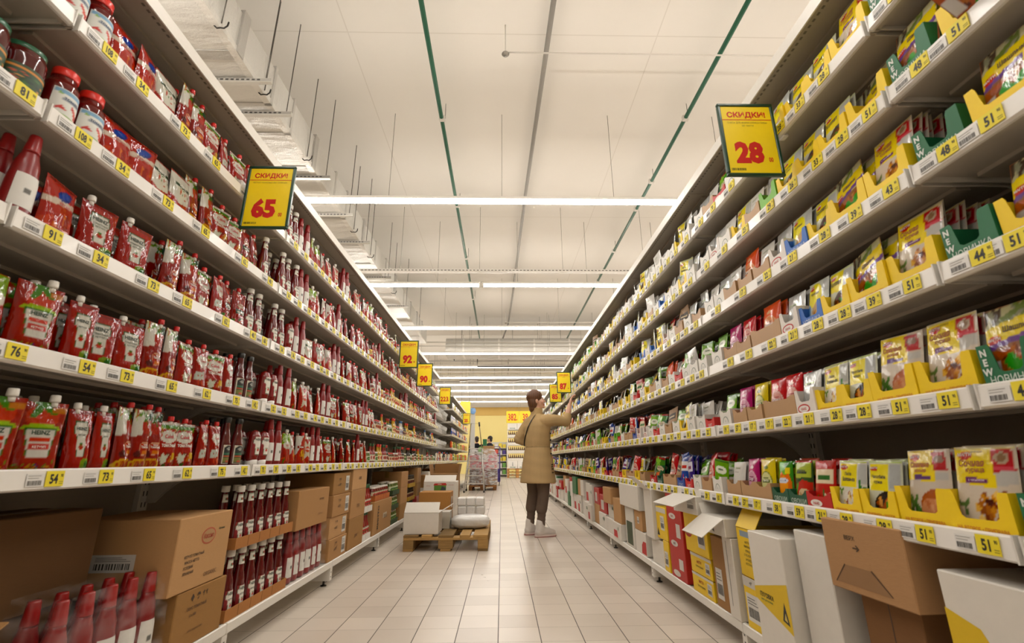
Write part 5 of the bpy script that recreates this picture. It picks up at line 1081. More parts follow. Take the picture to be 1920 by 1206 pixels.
# ---- shallow trays of bottles and jars
def tray_mesh(w_, d_, h_, c):
    b = MB(); t = .003; b.box(-w_ / 2, -d_ / 2, 0, w_ / 2, d_ / 2, t, c, 'kraft')
    for s in (-1, 1):
        b.box(-w_ / 2, min(s * d_ / 2, s * (d_ / 2 - t)), t, w_ / 2, max(s * d_ / 2, s * (d_ / 2 - t)), h_, c, 'kraft'); b.box(min(s * w_ / 2, s * (w_ / 2 - t)), -d_ / 2 + t, t, max(s * w_ / 2, s * (w_ / 2 - t)), d_ / 2 - t, h_, c, 'kraft')
    for k in range(1, max(2, int(w_ / .11))): x = -w_ / 2 + k * .11; b.box(x - .001, -d_ / 2 - .0006, .004, x + .001, -d_ / 2, h_ - .002, tuple(np.array(col(c)) * .6), 'kraft')
    return b.build('bottle_tray')
def tray(side, y0, y1, z, key, rows, cols, label, bl, c='a8703c', th=.05, scale=1.0, film=False, noboard=False):
    p = PK[key]; w_ = y1 - y0; pw, pd = p.size[0] * scale, p.size[1] * scale
    pitch = w_ / cols if noboard else (w_ - .01) / cols; d_ = rows * (pd + .012) + .012
    sg = -1 if side == 'left' else 1; xf = XL if side == 'left' else XR; rz = PI / 2 if side == 'left' else -PI / 2
    M = TRS(xf + sg * (d_ / 2 + .012), (y0 + y1) / 2, z, rz)
    if not noboard: tag(link('bottle_tray', tray_mesh(w_, d_, th, c), None, M), label, 'tray')
    for r_ in range(rows):
        for q in range(cols):
            o = spawn(p, M @ TRS(-w_ / 2 + (w_ - pitch * cols) / 2 + pitch * (q + .5), -d_ / 2 + .012 + pd / 2 + r_ * (pd + .012), .0035 if not noboard else .0004, lay.uniform(-.12, .12), 0, scale))
            reg(o, ('front-row ' if r_ == 0 else 'rear-row ') + bl[0], bl[1], p.cat, f'{p.cat}s {bl[1]}')
    if film:
        hh = p.size[2] * scale + .01; b = MB(); ck = crinkle(3, 6, 9)
        def f(u, v):
            a = 2 * PI * u; q = 1 - .10 * v ** 3; k = np.maximum(np.abs(np.cos(a)), np.abs(np.sin(a))); g = .006 * ck(u * 3, v * 2)
            return (w_ / 2 + .006 + g) * q * np.clip(np.cos(a) / k * 1.0, -1, 1), (d_ / 2 + .003 + g) * q * np.clip(np.sin(a) / k, -1, 1), hh * v
        b.grid(f, 72, 16, 'e8e8e8', 'wrap', True); tag(link('shrink_film', b.build('shrink_film'), None, M), film, 'plastic film')
tray('left', 2.36, 2.965, LBT, 'hzbig', 2, 6, 'low cardboard tray of large ketchup bottles on the base shelf', ('large white-capped ketchup bottle', 'in the lower cardboard tray'), scale=.94)
tray('left', 2.36, 2.965, .462, 'hzbig', 2, 6, 'low cardboard tray stacked on the caps of ketchup bottles', ('large white-capped ketchup bottle', 'in the upper cardboard tray'), scale=.90)
tray('left', 1.50, 1.945, LBT, 'redbot', 2, 5, '', ('red squeeze bottle', 'in the near film pack'), scale=1.22, noboard=True, film='clear crinkled film around red bottles beside the oval-logo cartons')
tray('left', 3.0, 3.55, LBT, 'redbot', 2, 6, '', ('red squeeze bottle', 'in the film pack under the wide carton'), scale=1.13, noboard=True, film='clear crinkled film around red bottles under the wide carton')
tray('left', 4.46, 4.72, LBT, 'sred', 2, 4, 'white tray of slim bottles on the base shelf', ('slim red bottle', 'in the lower white tray'), c='d8d4cc', scale=1.25)
tray('left', 4.46, 4.72, .402, 'sred', 2, 4, 'white tray of slim bottles stacked on the other', ('slim red bottle', 'in the upper white tray'), c='d8d4cc', scale=1.25)
tray('left', 4.80, 5.40, .472, 'jred', 2, 7, 'cardboard tray of relish jars on the vertically lettered carton', ('red relish jar', 'in the tray above the lettered carton'), c='b0602c', scale=1.15)
for i in range(3): tray('left', 5.55, 5.9, LBT + .155 * i, 'jgreen', 2, 4, f'tray of green jars, {("bottom", "middle", "top")[i]} of three', ('green pesto jar', f'in the {("bottom", "middle", "top")[i]} tray of three'), c='3c4a2c', scale=1.25)
for i in range(3): tray('left', 6.5, 6.95, LBT + .17 * i, 'jdark', 2, 5, f'tray of dark sauce jars, {("bottom", "middle", "top")[i]} of three by the pallet', ('dark soy sauce jar', f'in the {("bottom", "middle", "top")[i]} tray by the pallet'), c='b08a2c', scale=1.25)
r5 = random.Random(8); y = 7.05; i = 0
while y < 13.6:
    wd = r5.uniform(.28, .45); z = LBT; n = r5.choice((1, 2, 2, 3)); i += 1
    for q in range(n):
        hh = r5.uniform(.18, .28)
        if z + hh > .76: break
        c = r5.choice([K1, K2, K3, 'd8d2c6', K1, '9a2420'])
        sh('left', y, y + wd, z, z + hh, c, f'{"red" if c == "9a2420" else ("white" if c == "d8d2c6" else "brown")} carton, {ORD[q + 1]} up in the {ordw(i)} far stack of the left base', d_=.36, tape=c not in ('d8d2c6', '9a2420'), mat='kraft' if c not in ('d8d2c6', '9a2420') else 'board'); z += hh
    y += wd + .03
# right
WH, YE, RE = 'd6d0c6', 'e3bd10', 'b01f18'
sh('right', .72, 1.27, RBT, .585, WH, 'white carton with yellow corner at lower right frame edge', d_=.38, mat='board', patches=[('F', [(-.273, .10), (-.06, .10), (-.19, .335), (-.273, .36)], YE), ('F', [(-.12, .26), (-.10, .24), (-.08, .26), (-.10, .285)], 'b83a5a')], texts=[('F', 'НОВИНКА', .1, .3, .03, 'b8a020', .02, .9)])
sh('right', 1.385, 1.605, RBT, .458, '7a5634', 'brown carton under the arrow-printed carton', d_=.38, set_=.03, patches=[('F', [(-.002, .0), (.002, .0), (.002, .31), (-.002, .31)], '4a3420')])
sh('right', 1.345, 1.655, .46, .665, 'a88058', 'brown carton with printed arrow overhanging its stack', d_=.40, set_=-.02, yaw=.05, patches=[('F', [(-.13, .02), (.08, .02), (.02, .075), (-.08, .075)], '98714a'), ('F', [(-.13, .02), (-.127, .018), (-.078, .073), (-.08, .078)], '5a3e24'), ('F', [(.08, .02), (.083, .022), (.023, .078), (.02, .073)], '5a3e24')], texts=[('F', '→', -.02, .12, .02, '4a3826', .02, 1.2), ('F', 'ВЕРХ', -.04, .15, .012, '5a4630', .02, 1)])
sh('right', 1.672, 1.852, RBT, .60, 'd2cdc4', 'tall plain white carton panel beside the yellow striped carton', d_=.40, set_=-.005, mat='board')
sh('right', 1.872, 2.112, RBT, .562, WH, 'large white carton with slanted yellow stripe', d_=.40, set_=-.05, mat='board', patches=[('F', [(-.118, .17), (.118, .10), (.118, .265), (-.118, .21)], YE), ('F', [(.062, .135), (.105, .125), (.084, .2)], '2a2a2a'), ('F', [(.074, .14), (.094, .136), (.084, .165)], 'd8c060')], texts=[('F', 'ПУХОВКА', -.03, .185, .016, '3a3a14', .03, .9), ('F', 'смесь для выпечки', -.035, .172, .007, '4a7a3a', .02, .9)])
sh('right', 2.132, 2.318, RBT, .345, YE, 'yellow carton with white sticker, bottom of the pair beside the white one', d_=.36, mat='board', sticker=('F', -.075, .03, .03, .14), patches=[('F', [(-.09, .165), (.09, .165), (.09, .205), (-.09, .205)], WH), ('F', [(.055, .02), (.085, .02), (.07, .07)], '2a2a2a')], texts=[('F', '+5°', -.02, .178, .012, '4a4a44', .02, 1)])
sh('right', 2.128, 2.318, .347, .55, YE, 'yellow carton with lines of text, top of the pair', d_=.36, mat='board', yaw=-.03, patches=[('F', [(-.06, .165), (.06, .165), (.06, .19), (-.06, .19)], '8a9aa8')], texts=[('F', t_, 0, .14 - .018 * i_, .009, '4a4010', .02, .9) for i_, t_ in enumerate(('МАГГИ', 'ПРИПРАВА', 'КУРИЦА', 'С ЧЕСНОКОМ', '24 ПАКЕТА', 'НЕТТО 912 Г'))], flap=[('F', 60)])
sh('right', 2.362, 2.462, RBT, .488, WH, 'narrow white carton on edge past the upright', d_=.36, set_=-.01, mat='board', patches=[('F', [(-.012, .05), (-.008, .05), (-.008, .33), (-.012, .33)], '5a564e')])
sh('right', 2.472, 2.622, RBT, .47, '9c7448', 'brown carton with white sticker under the open white carton', d_=.36, sticker=('F', -.05, .04, .02, .18))
sh('right', 2.365, 2.625, .49, .575, WH, 'low open white carton with hanging flap', d_=.38, set_=-.03, mat='board', flap=[('F', 215), ('L', 120)], patches=[('F', [(-.02, .02), (.01, .01), (.01, .06), (-.02, .075)], '4a4640')])
sh('right', 2.645, 2.925, RBT, .237, YE, 'yellow carton, bottom of the three-carton stack', d_=.36, mat='board', sticker=('F', .06, .02, .115, .075), patches=[('F', [(-.138, .085), (.138, .085), (.138, .098), (-.138, .098)], WH)], texts=[('F', 'МАГГИ', -.02, .055, .014, 'b03a1c', .03, .9), ('F', 'бульон куриный', -.02, .035, .010, '7a6210', .02, .9)])
sh('right', 2.645, 2.925, .239, .343, YE, 'yellow carton, middle of the three-carton stack', d_=.36, mat='board', sticker=('F', .06, .02, .115, .075), patches=[('F', [(-.138, .085), (.138, .085), (.138, .1), (-.138, .1)], WH)], texts=[('F', 'МАГГИ', -.02, .055, .014, 'b03a1c', .03, .9), ('F', 'бульон куриный', -.02, .035, .010, '7a6210', .02, .9)])
sh('right', 2.635, 2.945, .345, .555, YE, 'yellow carton with red oval logo, top of its stack', d_=.36, mat='board', set_=-.01, patches=[('F', [(-.10 + .05 * math.cos(q), .10 + .026 * math.sin(q)) for q in [2 * PI * i / 20 for i in range(20)]], 'b5241a')], texts=[('F', 'МАГГИ', -.10, .092, .018, 'e8d8a0', .03, .9)], sticker=('F', .03, .04, .12, .17))
sh('right', 2.66, 2.96, .558, .655, WH, 'creased white carton lying on the yellow stack', d_=.40, set_=-.05, yaw=.06, mat='board', sticker=('F', .03, .02, .12, .08), flap=[('F', 200)])
sh('right', 3.01, 3.27, RBT, .65, RE, 'tall dark red carton with white stickers', d_=.36, mat='board', patches=[('F', [(.02, .40), (.09, .40), (.09, .48), (.02, .48)], 'd8d0c8'), ('F', [(.02, .24), (.09, .24), (.09, .32), (.02, .32)], 'd8d0c8'), ('F', [(.02, .06), (.09, .06), (.09, .12), (.02, .12)], 'd8d0c8')] + [('F', [(-.03 + .06 * math.cos(q), yy + .018 * math.sin(q)) for q in [2 * PI * i / 18 for i in range(18)]], 'd8d0c8') for yy in (.36, .2, .03)], texts=[('F', 'HAAS', -.03, yy - .006, .013, 'a8241a', .03, .9) for yy in (.36, .2, .03)] + [('F', 'HAAS', -.06, .46, .014, 'd89088', .02, .9)])
sh('right', 3.295, 3.40, RBT, .325, YE, 'narrow yellow carton with sticker beneath its twin', d_=.34, mat='board', sticker=('F', -.035, .03, .03, .12))
sh('right', 3.29, 3.50, .327, .535, YE, 'yellow carton with black triangle above the narrow one', d_=.34, mat='board', sticker=('F', -.02, .06, .06, .15), patches=[('F', [(-.10, .02), (-.05, .02), (-.075, .07)], '2a2a2a'), ('F', [(-.1, .17), (.1, .17), (.1, .2), (-.1, .2)], WH)])
sh('right', 3.41, 3.69, RBT, .305, WH, 'white carton below the tall white carton', d_=.34, set_=.01, mat='board')
sh('right', 3.515, 3.70, .307, .64, WH, 'tall white carton beyond the upper yellow carton', d_=.36, set_=-.02, mat='board', flap=[('F', 140)])
sh('right', 3.80, 4.09, RBT, .305, WH, 'white carton with red curved corner on the base', d_=.34, mat='board', patches=[('F', [(.14, .01), (.02, .01), (.03, .07), (.07, .1), (.14, .1)], 'c4201c')])
sh('right', 3.87, 4.08, .307, .458, K3, 'small brown carton between white cartons', d_=.34, sticker=('F', -.02, .05, .03, .1))
sh('right', 4.11, 4.38, RBT, .458, 'cfcac0', 'white carton of green bottles with torn front', d_=.34, mat='board', patches=[('F', [(-.1, .02), (.08, .02), (.08, .2), (-.1, .2)], '3a4a2c')])
sh('right', 3.86, 4.46, .46, .645, WH, 'wide blank white carton on top of the mixed stack', d_=.38, set_=-.02, mat='board')
y = 4.52; i = 0
while y < 11.2:
    wd = r5.uniform(.22, .40); z = RBT; i += 1; n = r5.choice((2, 3, 3))
    for q in range(n):
        hh = r5.uniform(.13, .24)
        if z + hh > .62: break
        c = r5.choice([WH, WH, WH, RE, K3, WH, '2f6a3c'])
        cn = {WH: 'white', RE: 'red', K3: 'brown', '2f6a3c': 'green'}[c]
        pt = [('F', [(-wd * .4, .01), (wd * .1, .01), (wd * .02, hh * .5), (-wd * .4, hh * .5)], 'c4201c')] if c == WH and r5.random() < .35 else ([('F', [(-wd * .3, .03), (wd * .1, .03), (wd * .1, hh * .7), (-wd * .3, hh * .7)], 'd8d2c8')] if c == RE else [])
        sh('right', y, y + wd, z, z + hh, c, f'{cn} carton, {ORD[q + 1]} up in the {ordw(i)} far stack of the right base', d_=.34, set_=r5.uniform(-.02, .03), mat='kraft' if c == K3 else 'board', patches=pt, texts=[('F', r5.choice(['N', 'ЧАЙ', 'СОЛЬ', 'КАКАО']), wd * .2, hh * .55, .03, '2f6a4c', .03, .9)] if r5.random() < .4 else ()); z += hh
    y += wd + .025
def sack(x, y, z, rz, w_, d_, h_, c, label, mat='bag', seed=1, spots=None, group=None):
    b = MB(); ck = crinkle(seed, 7, 7)
    def f(u, v):
        th = 2 * PI * u; ph = PI * (v - .5); e = lambda t, p: np.sign(t) * np.abs(t) ** p; g = 1 + .05 * ck(u * 2, v * 2)
        return w_ / 2 * e(np.cos(th), .7) * np.cos(ph) ** .55 * g, d_ / 2 * e(np.sin(th), .7) * np.cos(ph) ** .55 * g, h_ / 2 + h_ / 2 * e(np.sin(ph), .8)
    cf = c
    if spots:
        def cf(u, v):
            A = Art(u, v, c); r = random.Random(seed)
            for _ in range(40): A.ell(r.random(), r.random(), .03, .02, r.choice(spots))
            return A.C
    b.grid(f, 48, 24, cf, mat, True); return tag(link('plastic_bag', b.build('plastic_bag'), None, TRS(x, y, z, rz)), label, 'bag', group)
for i, (y, z) in enumerate(((11.45, RBT), (11.9, RBT), (11.6, .37))): sack(XR + .2, y, z, 0, .38, .44, .23, 'd4d2d2', ('white spotted bag low at the far end of right base', 'second white spotted bag at the far end of right base', 'spotted bag on top of the two far bags')[i], seed=4 + i, spots=['3a3c8a', '2a2a3a', 'e8e8e8'])
# ================================================================ loaded pallet in the aisle
WD = 'a8844f'
def pallet(x, y, z, rz, label, W_=.80, L=1.2, c=WD):
    o = link('wooden_pallet', None, None, TRS(x, y, z, rz)); tag(o, label, 'pallet'); r = random.Random(int(x * 100))
    sh_ = lambda: tuple(np.array(col(c)) * r.uniform(.72, 1.08))
    bm = {}
    for i, (xx, ww) in enumerate(((-W_ / 2 + .0725, .145), (-W_ / 4 + .02, .1), (0, .145), (W_ / 4 - .02, .1), (W_ / 2 - .0725, .145))):
        b = MB(); b.cbox(-ww / 2, -L / 2, .122, ww / 2, L / 2, .144, sh_(), 'wood', .002); link('deck_board', b.build('deck_board'), o, TRS(xx, 0, 0))
    for yy in (-L / 2 + .0725, 0, L / 2 - .0725):
        b = MB(); b.cbox(-W_ / 2, -.0725, .1, W_ / 2, .0725, .122, sh_(), 'wood', .002); link('cross_board', b.build('cross_board'), o, TRS(0, yy, 0))
        for xx in (-W_ / 2 + .05, 0, W_ / 2 - .05):
            b = MB(); b.cbox(-.05 if xx else -.0725, -.0725, .022, .05 if xx else .0725, .0725, .1, sh_(), 'wood', .003); link('pallet_block', b.build('pallet_block'), o, TRS(xx, yy, 0))
    for xx in (-W_ / 2 + .05, 0, W_ / 2 - .05):
        b = MB(); b.cbox(-.05, -L / 2, 0, .05, L / 2, .022, sh_(), 'wood', .002); link('runner_board', b.build('runner_board'), o, TRS(xx, 0, 0))
    return o
PZ = .1445
pallet(-.553, 5.545, 0, 0, 'wooden pallet loaded with white boxes in the aisle', W_=.83)
carton(-.812, 5.16, PZ, 0, .352, .30, .20, WH, 'open white carton at the front of the aisle pallet', mat='board', seam=False, flap=[('F', 42), ('R', 150)])
carton(-.70, 5.50, PZ, 0, .27, .22, .17, 'cfcac0', 'small white carton behind the open white one', mat='board', sticker=('R', -.05, .04, .05, .11), flap=[('R', 130)])
carton(-.772, 5.80, PZ, 0, .36, .32, .355, 'a8763c', 'tall plain brown carton at the back of the aisle pallet', sticker=('R', -.04, .18, .06, .3))
carton(-.83, 6.72, 0, 0, .43, .40, .575, WH, 'white carton with red and green picnic print on the floor', mat='board', seam=False, flap=[('F', 35)],
       patches=[('F', [(-.075, .44), (.085, .44), (.085, .53), (-.075, .53)], '5a8a2c'), ('F', [(-.085, .53), (-.07, .555), (.08, .56), (.095, .53)], 'c42a20'), ('F', [(.0, .44), (.07, .44), (.08, .5), (.03, .52)], '33404a')], texts=[('F', 'ФЕРМА', 0, .538, .012, 'ecd8d0', .03, .9), ('F', 'молоко', -.15, .52, .012, 'b84a40', 0, .9), ('F', 'натуральное', .15, .53, .010, 'b84a40', 0, .8)])
carton(-.85, 7.32, 0, 0, .40, .42, .66, '8a643a', 'open brown carton behind the white printed carton', flap=[('B', 95), ('L', 100), ('R', 100)])
o = link('paper_block_stack', None, None, TRS(-.365, 5.86, PZ)); tag(o, 'stack of white wrapped paper packs on the aisle pallet', 'paper packs')
bm = MB(); bm.cbox(-.052, -.085, 0, .052, .085, .094, 'dedbd6', 'bag', .012); bm = bm.build('paper_pack')
for q in range(3):
    for j in range(3): link('paper_pack', bm, o, TRS(-.107 + .107 * j + (.006 if q == 1 else 0), 0, .096 * q, lay.uniform(-.03, .03)))
sack(-.345, 5.46, PZ, 0, .42, .30, .135, 'd6d4d0', 'knotted white plastic bag on the aisle pallet', seed=9)
# ================================================================ folding ladder and wrapped pallet
def ladder():
    o = link('step_ladder', None, None, TRS(-.755, 13.55, 0)); tag(o, 'aluminium step ladder with hand rail in front of wrapped pallet', 'ladder')
    AL = 'c8c6c2'
    for s in (-1, 1):
        b = MB(); b.tube([(s * .27, -.30, .03), (s * .175, .05, 1.15)], .018, AL, 'metal', 8); link('front_rail', b.build('front_rail'), o)
        b = MB(); b.tube([(s * .27, .52, .03), (s * .175, .08, 1.15)], .014, AL, 'metal', 8); link('rear_rail', b.build('rear_rail'), o)
        for yy in (-.30, .52): b = MB(); b.cbox(s * .27 - .024, yy - .024, 0, s * .27 + .024, yy + .024, .05, '23211e', 'plastic', .005); link('rubber_foot', b.build('rubber_foot'), o)
    for i in range(5):
        t = (i + 1) / 5.6; z = .03 + 1.12 * t; w_ = .27 - .095 * t; y = -.30 + .35 * t; b = MB(); b.cbox(-w_, y - .03, z - .012, w_, y + .05, z + .012, 'd4d2ce', 'metal', .004); link('step', b.build('step'), o)
    b = MB(); b.cbox(-.19, -.02, 1.15, .19, .2, 1.175, 'd8d6d2', 'metal', .006); link('platform', b.build('platform'), o)
    b = MB(); b.tube([(.185, .04, 1.15), (.10, .06, 1.86), (-.14, .06, 1.86), (-.185, .04, 1.15)], .013, '8a7a60', 'metal', 8); link('hand_rail', b.build('hand_rail'), o)
    b = MB(); b.tube([(.108, .06, 1.78), (.095, .06, 1.90)], .024, '1f1d1b', 'plastic', 8); link('grip', b.build('grip'), o)
ladder()
pallet(-.56, 14.75, 0, 0, 'wooden pallet under the film-wrapped goods', c='8a5c30')
r6 = random.Random(2); n = 0
for li, (z, hh, cs) in enumerate(((PZ, .22, ['6a4a30', '8a5a3a', K2]), (.366, .22, ['5a3c2a', '7a3a34', '6a4a34']), (.588, .2, ['c4606a', 'b8404c', 'd08a88']), (.79, .2, ['c8505c', 'd8d0c8', 'c4606a']))):
    for j in range(3):
        x = -.82 + .27 * j; c = cs[j]; n += 1
        carton(x, 14.5, z, 0, .262, .5, hh - .002, c, f'{("left", "middle", "right")[j]} carton in the {ORD[li + 1]} layer up of the film-wrapped pallet', 'cartons on the wrapped pallet', mat='board', sticker=('F', -.06, .04, .06, .12))
b = MB(); ck = crinkle(5, 8, 8)
def fw(u, v):
    a = 2 * PI * u; k = np.maximum(np.abs(np.cos(a)), np.abs(np.sin(a))); q = 1 - .25 * np.clip(v - .8, 0, 1) / .2; g = .02 * ck(u * 4, v * 2)
    return (.43 + g) * q * np.cos(a) / k, (.32 + g) * q * np.sin(a) / k, 1.02 * v
b.grid(fw, 80, 20, 'e8e8e8', 'stretch', True); tag(link('stretch_film', b.build('stretch_film'), None, TRS(-.56, 14.5, .15)), 'clear stretch film around the goods behind the ladder', 'plastic film')
carton(-.40, 14.55, .995, 0, .34, .4, .26, 'a8845c', 'brown carton on top of the wrapped goods')
sack(-.62, 14.5, .995, .1, .22, .3, .24, '6aa83a', 'green bag beside the carton on the wrapped goods', mat='plastic', seed=3)
# ================================================================ people
def lathe_chain(b, pts, rad, sub=6):
    """round limb through joints with changing radius, closed with balls"""
    P, R = [], []
    for i in range(len(pts) - 1):
        for k in range(sub):
            t = k / sub; P.append(tuple(np.array(pts[i]) * (1 - t) + np.array(pts[i + 1]) * t)); R.append(rad[i] * (1 - t) + rad[i + 1] * t)
    P.append(pts[-1]); R.append(rad[-1]); b.tube(P, R, 'ffffff', 'skin', 14)
    for p, r in zip(pts, rad): b.ball(p, r * .99, 'ffffff', 'skin', 12, 8)
def loft(b, rings):
    """rings: (z, half width x, half depth y, centre x, centre y)"""
    n = 28; V = []
    for (z, rx, ry, cx_, cy_) in rings:
        for k in range(n):
            a = 2 * PI * k / n; V.append((cx_ + rx * math.copysign(abs(math.cos(a)) ** .85, math.cos(a)), cy_ + ry * math.copysign(abs(math.sin(a)) ** .85, math.sin(a)), z))
    F = [[j * n + k, j * n + (k + 1) % n, (j + 1) * n + (k + 1) % n, (j + 1) * n + k] for j in range(len(rings) - 1) for k in range(n)]
    F.append(list(range(n - 1, -1, -1))); F.append([(len(rings) - 1) * n + k for k in range(n)]); b.add(V, F, 'ffffff', 'skin', True)
def fuse(b, voxel, colour, mat, name, smooth=3, M=None):
    """melts overlapping pieces into one continuous skin"""
    me = b.build(name); o = bpy.data.objects.new('t', me); C.objects.link(o)
    m = o.modifiers.new('r', 'REMESH'); m.mode = 'VOXEL'; m.voxel_size = voxel; m.use_smooth_shade = True
    if smooth: s = o.modifiers.new('s', 'SMOOTH'); s.iterations = smooth; s.factor = .5
    dg = bpy.context.evaluated_depsgraph_get(); e = bpy.data.meshes.new_from_object(o.evaluated_get(dg)); bpy.data.objects.remove(o)
    V = np.empty(len(e.vertices) * 3); e.vertices.foreach_get('co', V); V = V.reshape(-1, 3); F = [list(p.vertices) for p in e.polygons]; bpy.data.meshes.remove(e)
    r = MB(); c = colour(V) if callable(colour) else colour; r.add(V, F, c, mat, True, M); return r.build(name)
def head_pieces(b, H):
    def E(c, r): b2 = MB(); b2.ball((0, 0, 0), r, 'ffffff', 'skin', 18, 12); b.add(b2.v[0] + np.array(c), b2.f, 'ffffff', 'skin', True, H)
    E((0, -.012, .028), (.074, .092, .084)); E((0, .022, -.028), (.060, .069, .085)); E((0, .035, -.085), (.044, .046, .034)); E((0, .080, -.098), (.020, .018, .018)); E((0, .078, .016), (.050, .017, .011))
    for i in range(6): t = i / 5; E((0, .088 + .022 * t, .004 - .042 * t), (.007 + .005 * t, .011, .010))
    E((0, .090, -.064), (.023, .012, .007)); E((0, .089, -.075), (.020, .012, .007))
    for s in (-1, 1): E((s * .073, -.006, -.018), (.010, .021, .031)); E((s * .036, .062, -.035), (.026, .026, .026)); E((s * .031, .074, .0), (.014, .012, .010))
def face_colour(H, skin):
    Hi = np.array(H.inverted())
    def f(V):
        C_ = np.tile(col(skin), (len(V), 1)); P = V @ Hi[:3, :3].T + Hi[:3, 3]; fr = P[:, 1] > .06; inh = np.abs(P[:, 2]) < .2
        for s in (-1, 1):
            d = ((P[:, 0] - s * .031) / .015) ** 2 + ((P[:, 2] - .0) / .007) ** 2; C_[fr & (d < 1)] = col('e4ded8'); d2 = ((P[:, 0] - s * .031) / .006) ** 2 + (P[:, 2] / .0065) ** 2; C_[fr & (d2 < 1)] = col('3a2a20')
            C_[fr & (np.abs(P[:, 0] - s * .033) < .021) & (np.abs(P[:, 2] - .021) < .0045)] = col('5a4030')
        C_[fr & (np.abs(P[:, 0]) < .024) & (P[:, 2] < -.056) & (P[:, 2] > -.083) & (P[:, 1] > .082)] = col('b8685c')
        ck_ = (((np.abs(P[:, 0]) - .042) / .02) ** 2 + ((P[:, 2] + .038) / .022) ** 2 < 1) & fr; C_[ck_] = C_[ck_] * .75 + col('d88a78') * .25
        return C_
    return f
def hand_pieces(b, wrist, palm_dir, across, fwd, curl, thumb=1, sc=1.0, cu=(.9, 1.0, 1.05, .85)):
    w_, u, a, f = (np.array(q, float) for q in (wrist, palm_dir, across, fwd)); u /= np.linalg.norm(u); a -= u * (a @ u); a /= np.linalg.norm(a); f = f - u * (f @ u) - a * (f @ a); f /= np.linalg.norm(f)
    top = w_ + u * .085 * sc
    for i in range(4):
        o_ = a * (i - 1.5) * .0195 * sc; lathe_chain(b, [tuple(w_ + o_ * .55 + u * .015), tuple(w_ + o_ * .85 + u * .055 * sc), tuple(top + o_)], [.015 * sc, .0135 * sc, .0105 * sc], 4)
        L = .075 * sc * cu[i]; c0 = curl[i]; p = top + o_; pts = [tuple(p)]; ang = 0
        for k, fr_ in enumerate((.45, .31, .24)):
            ang += c0 * (.7 if k == 0 else 1.0); d = u * math.cos(ang) + f * math.sin(ang) + a * (i - 1.5) * .05; p = p + d * L * fr_; pts.append(tuple(p))
        lathe_chain(b, pts, [.0098 * sc, .009 * sc, .0082 * sc, .0068 * sc], 4)
    s = thumb; p0 = w_ + a * s * .022 * sc + u * .022 * sc; p1 = w_ + a * s * .040 * sc + u * .05 * sc + f * .016 * sc; p2 = p1 + (u * .022 + f * .018 + a * s * .006) * sc; p3 = p2 + (u * .018 + f * .012 - a * s * .006) * sc
    lathe_chain(b, [tuple(p0), tuple(p1), tuple(p2), tuple(p3)], [.014 * sc, .012 * sc, .010 * sc, .0075 * sc], 4)
FA = math.radians(38)
WM = Matrix(((math.sin(FA), math.cos(FA), 0, .44), (-math.cos(FA), math.sin(FA), 0, 5.85), (0, 0, 1, 0), (0, 0, 0, 1)))
HM = Matrix.Translation((-.005, -.005, 1.573)) @ Matrix.Rotation(math.radians(-34), 4, 'Z') @ Matrix.Rotation(math.radians(9), 4, 'X')
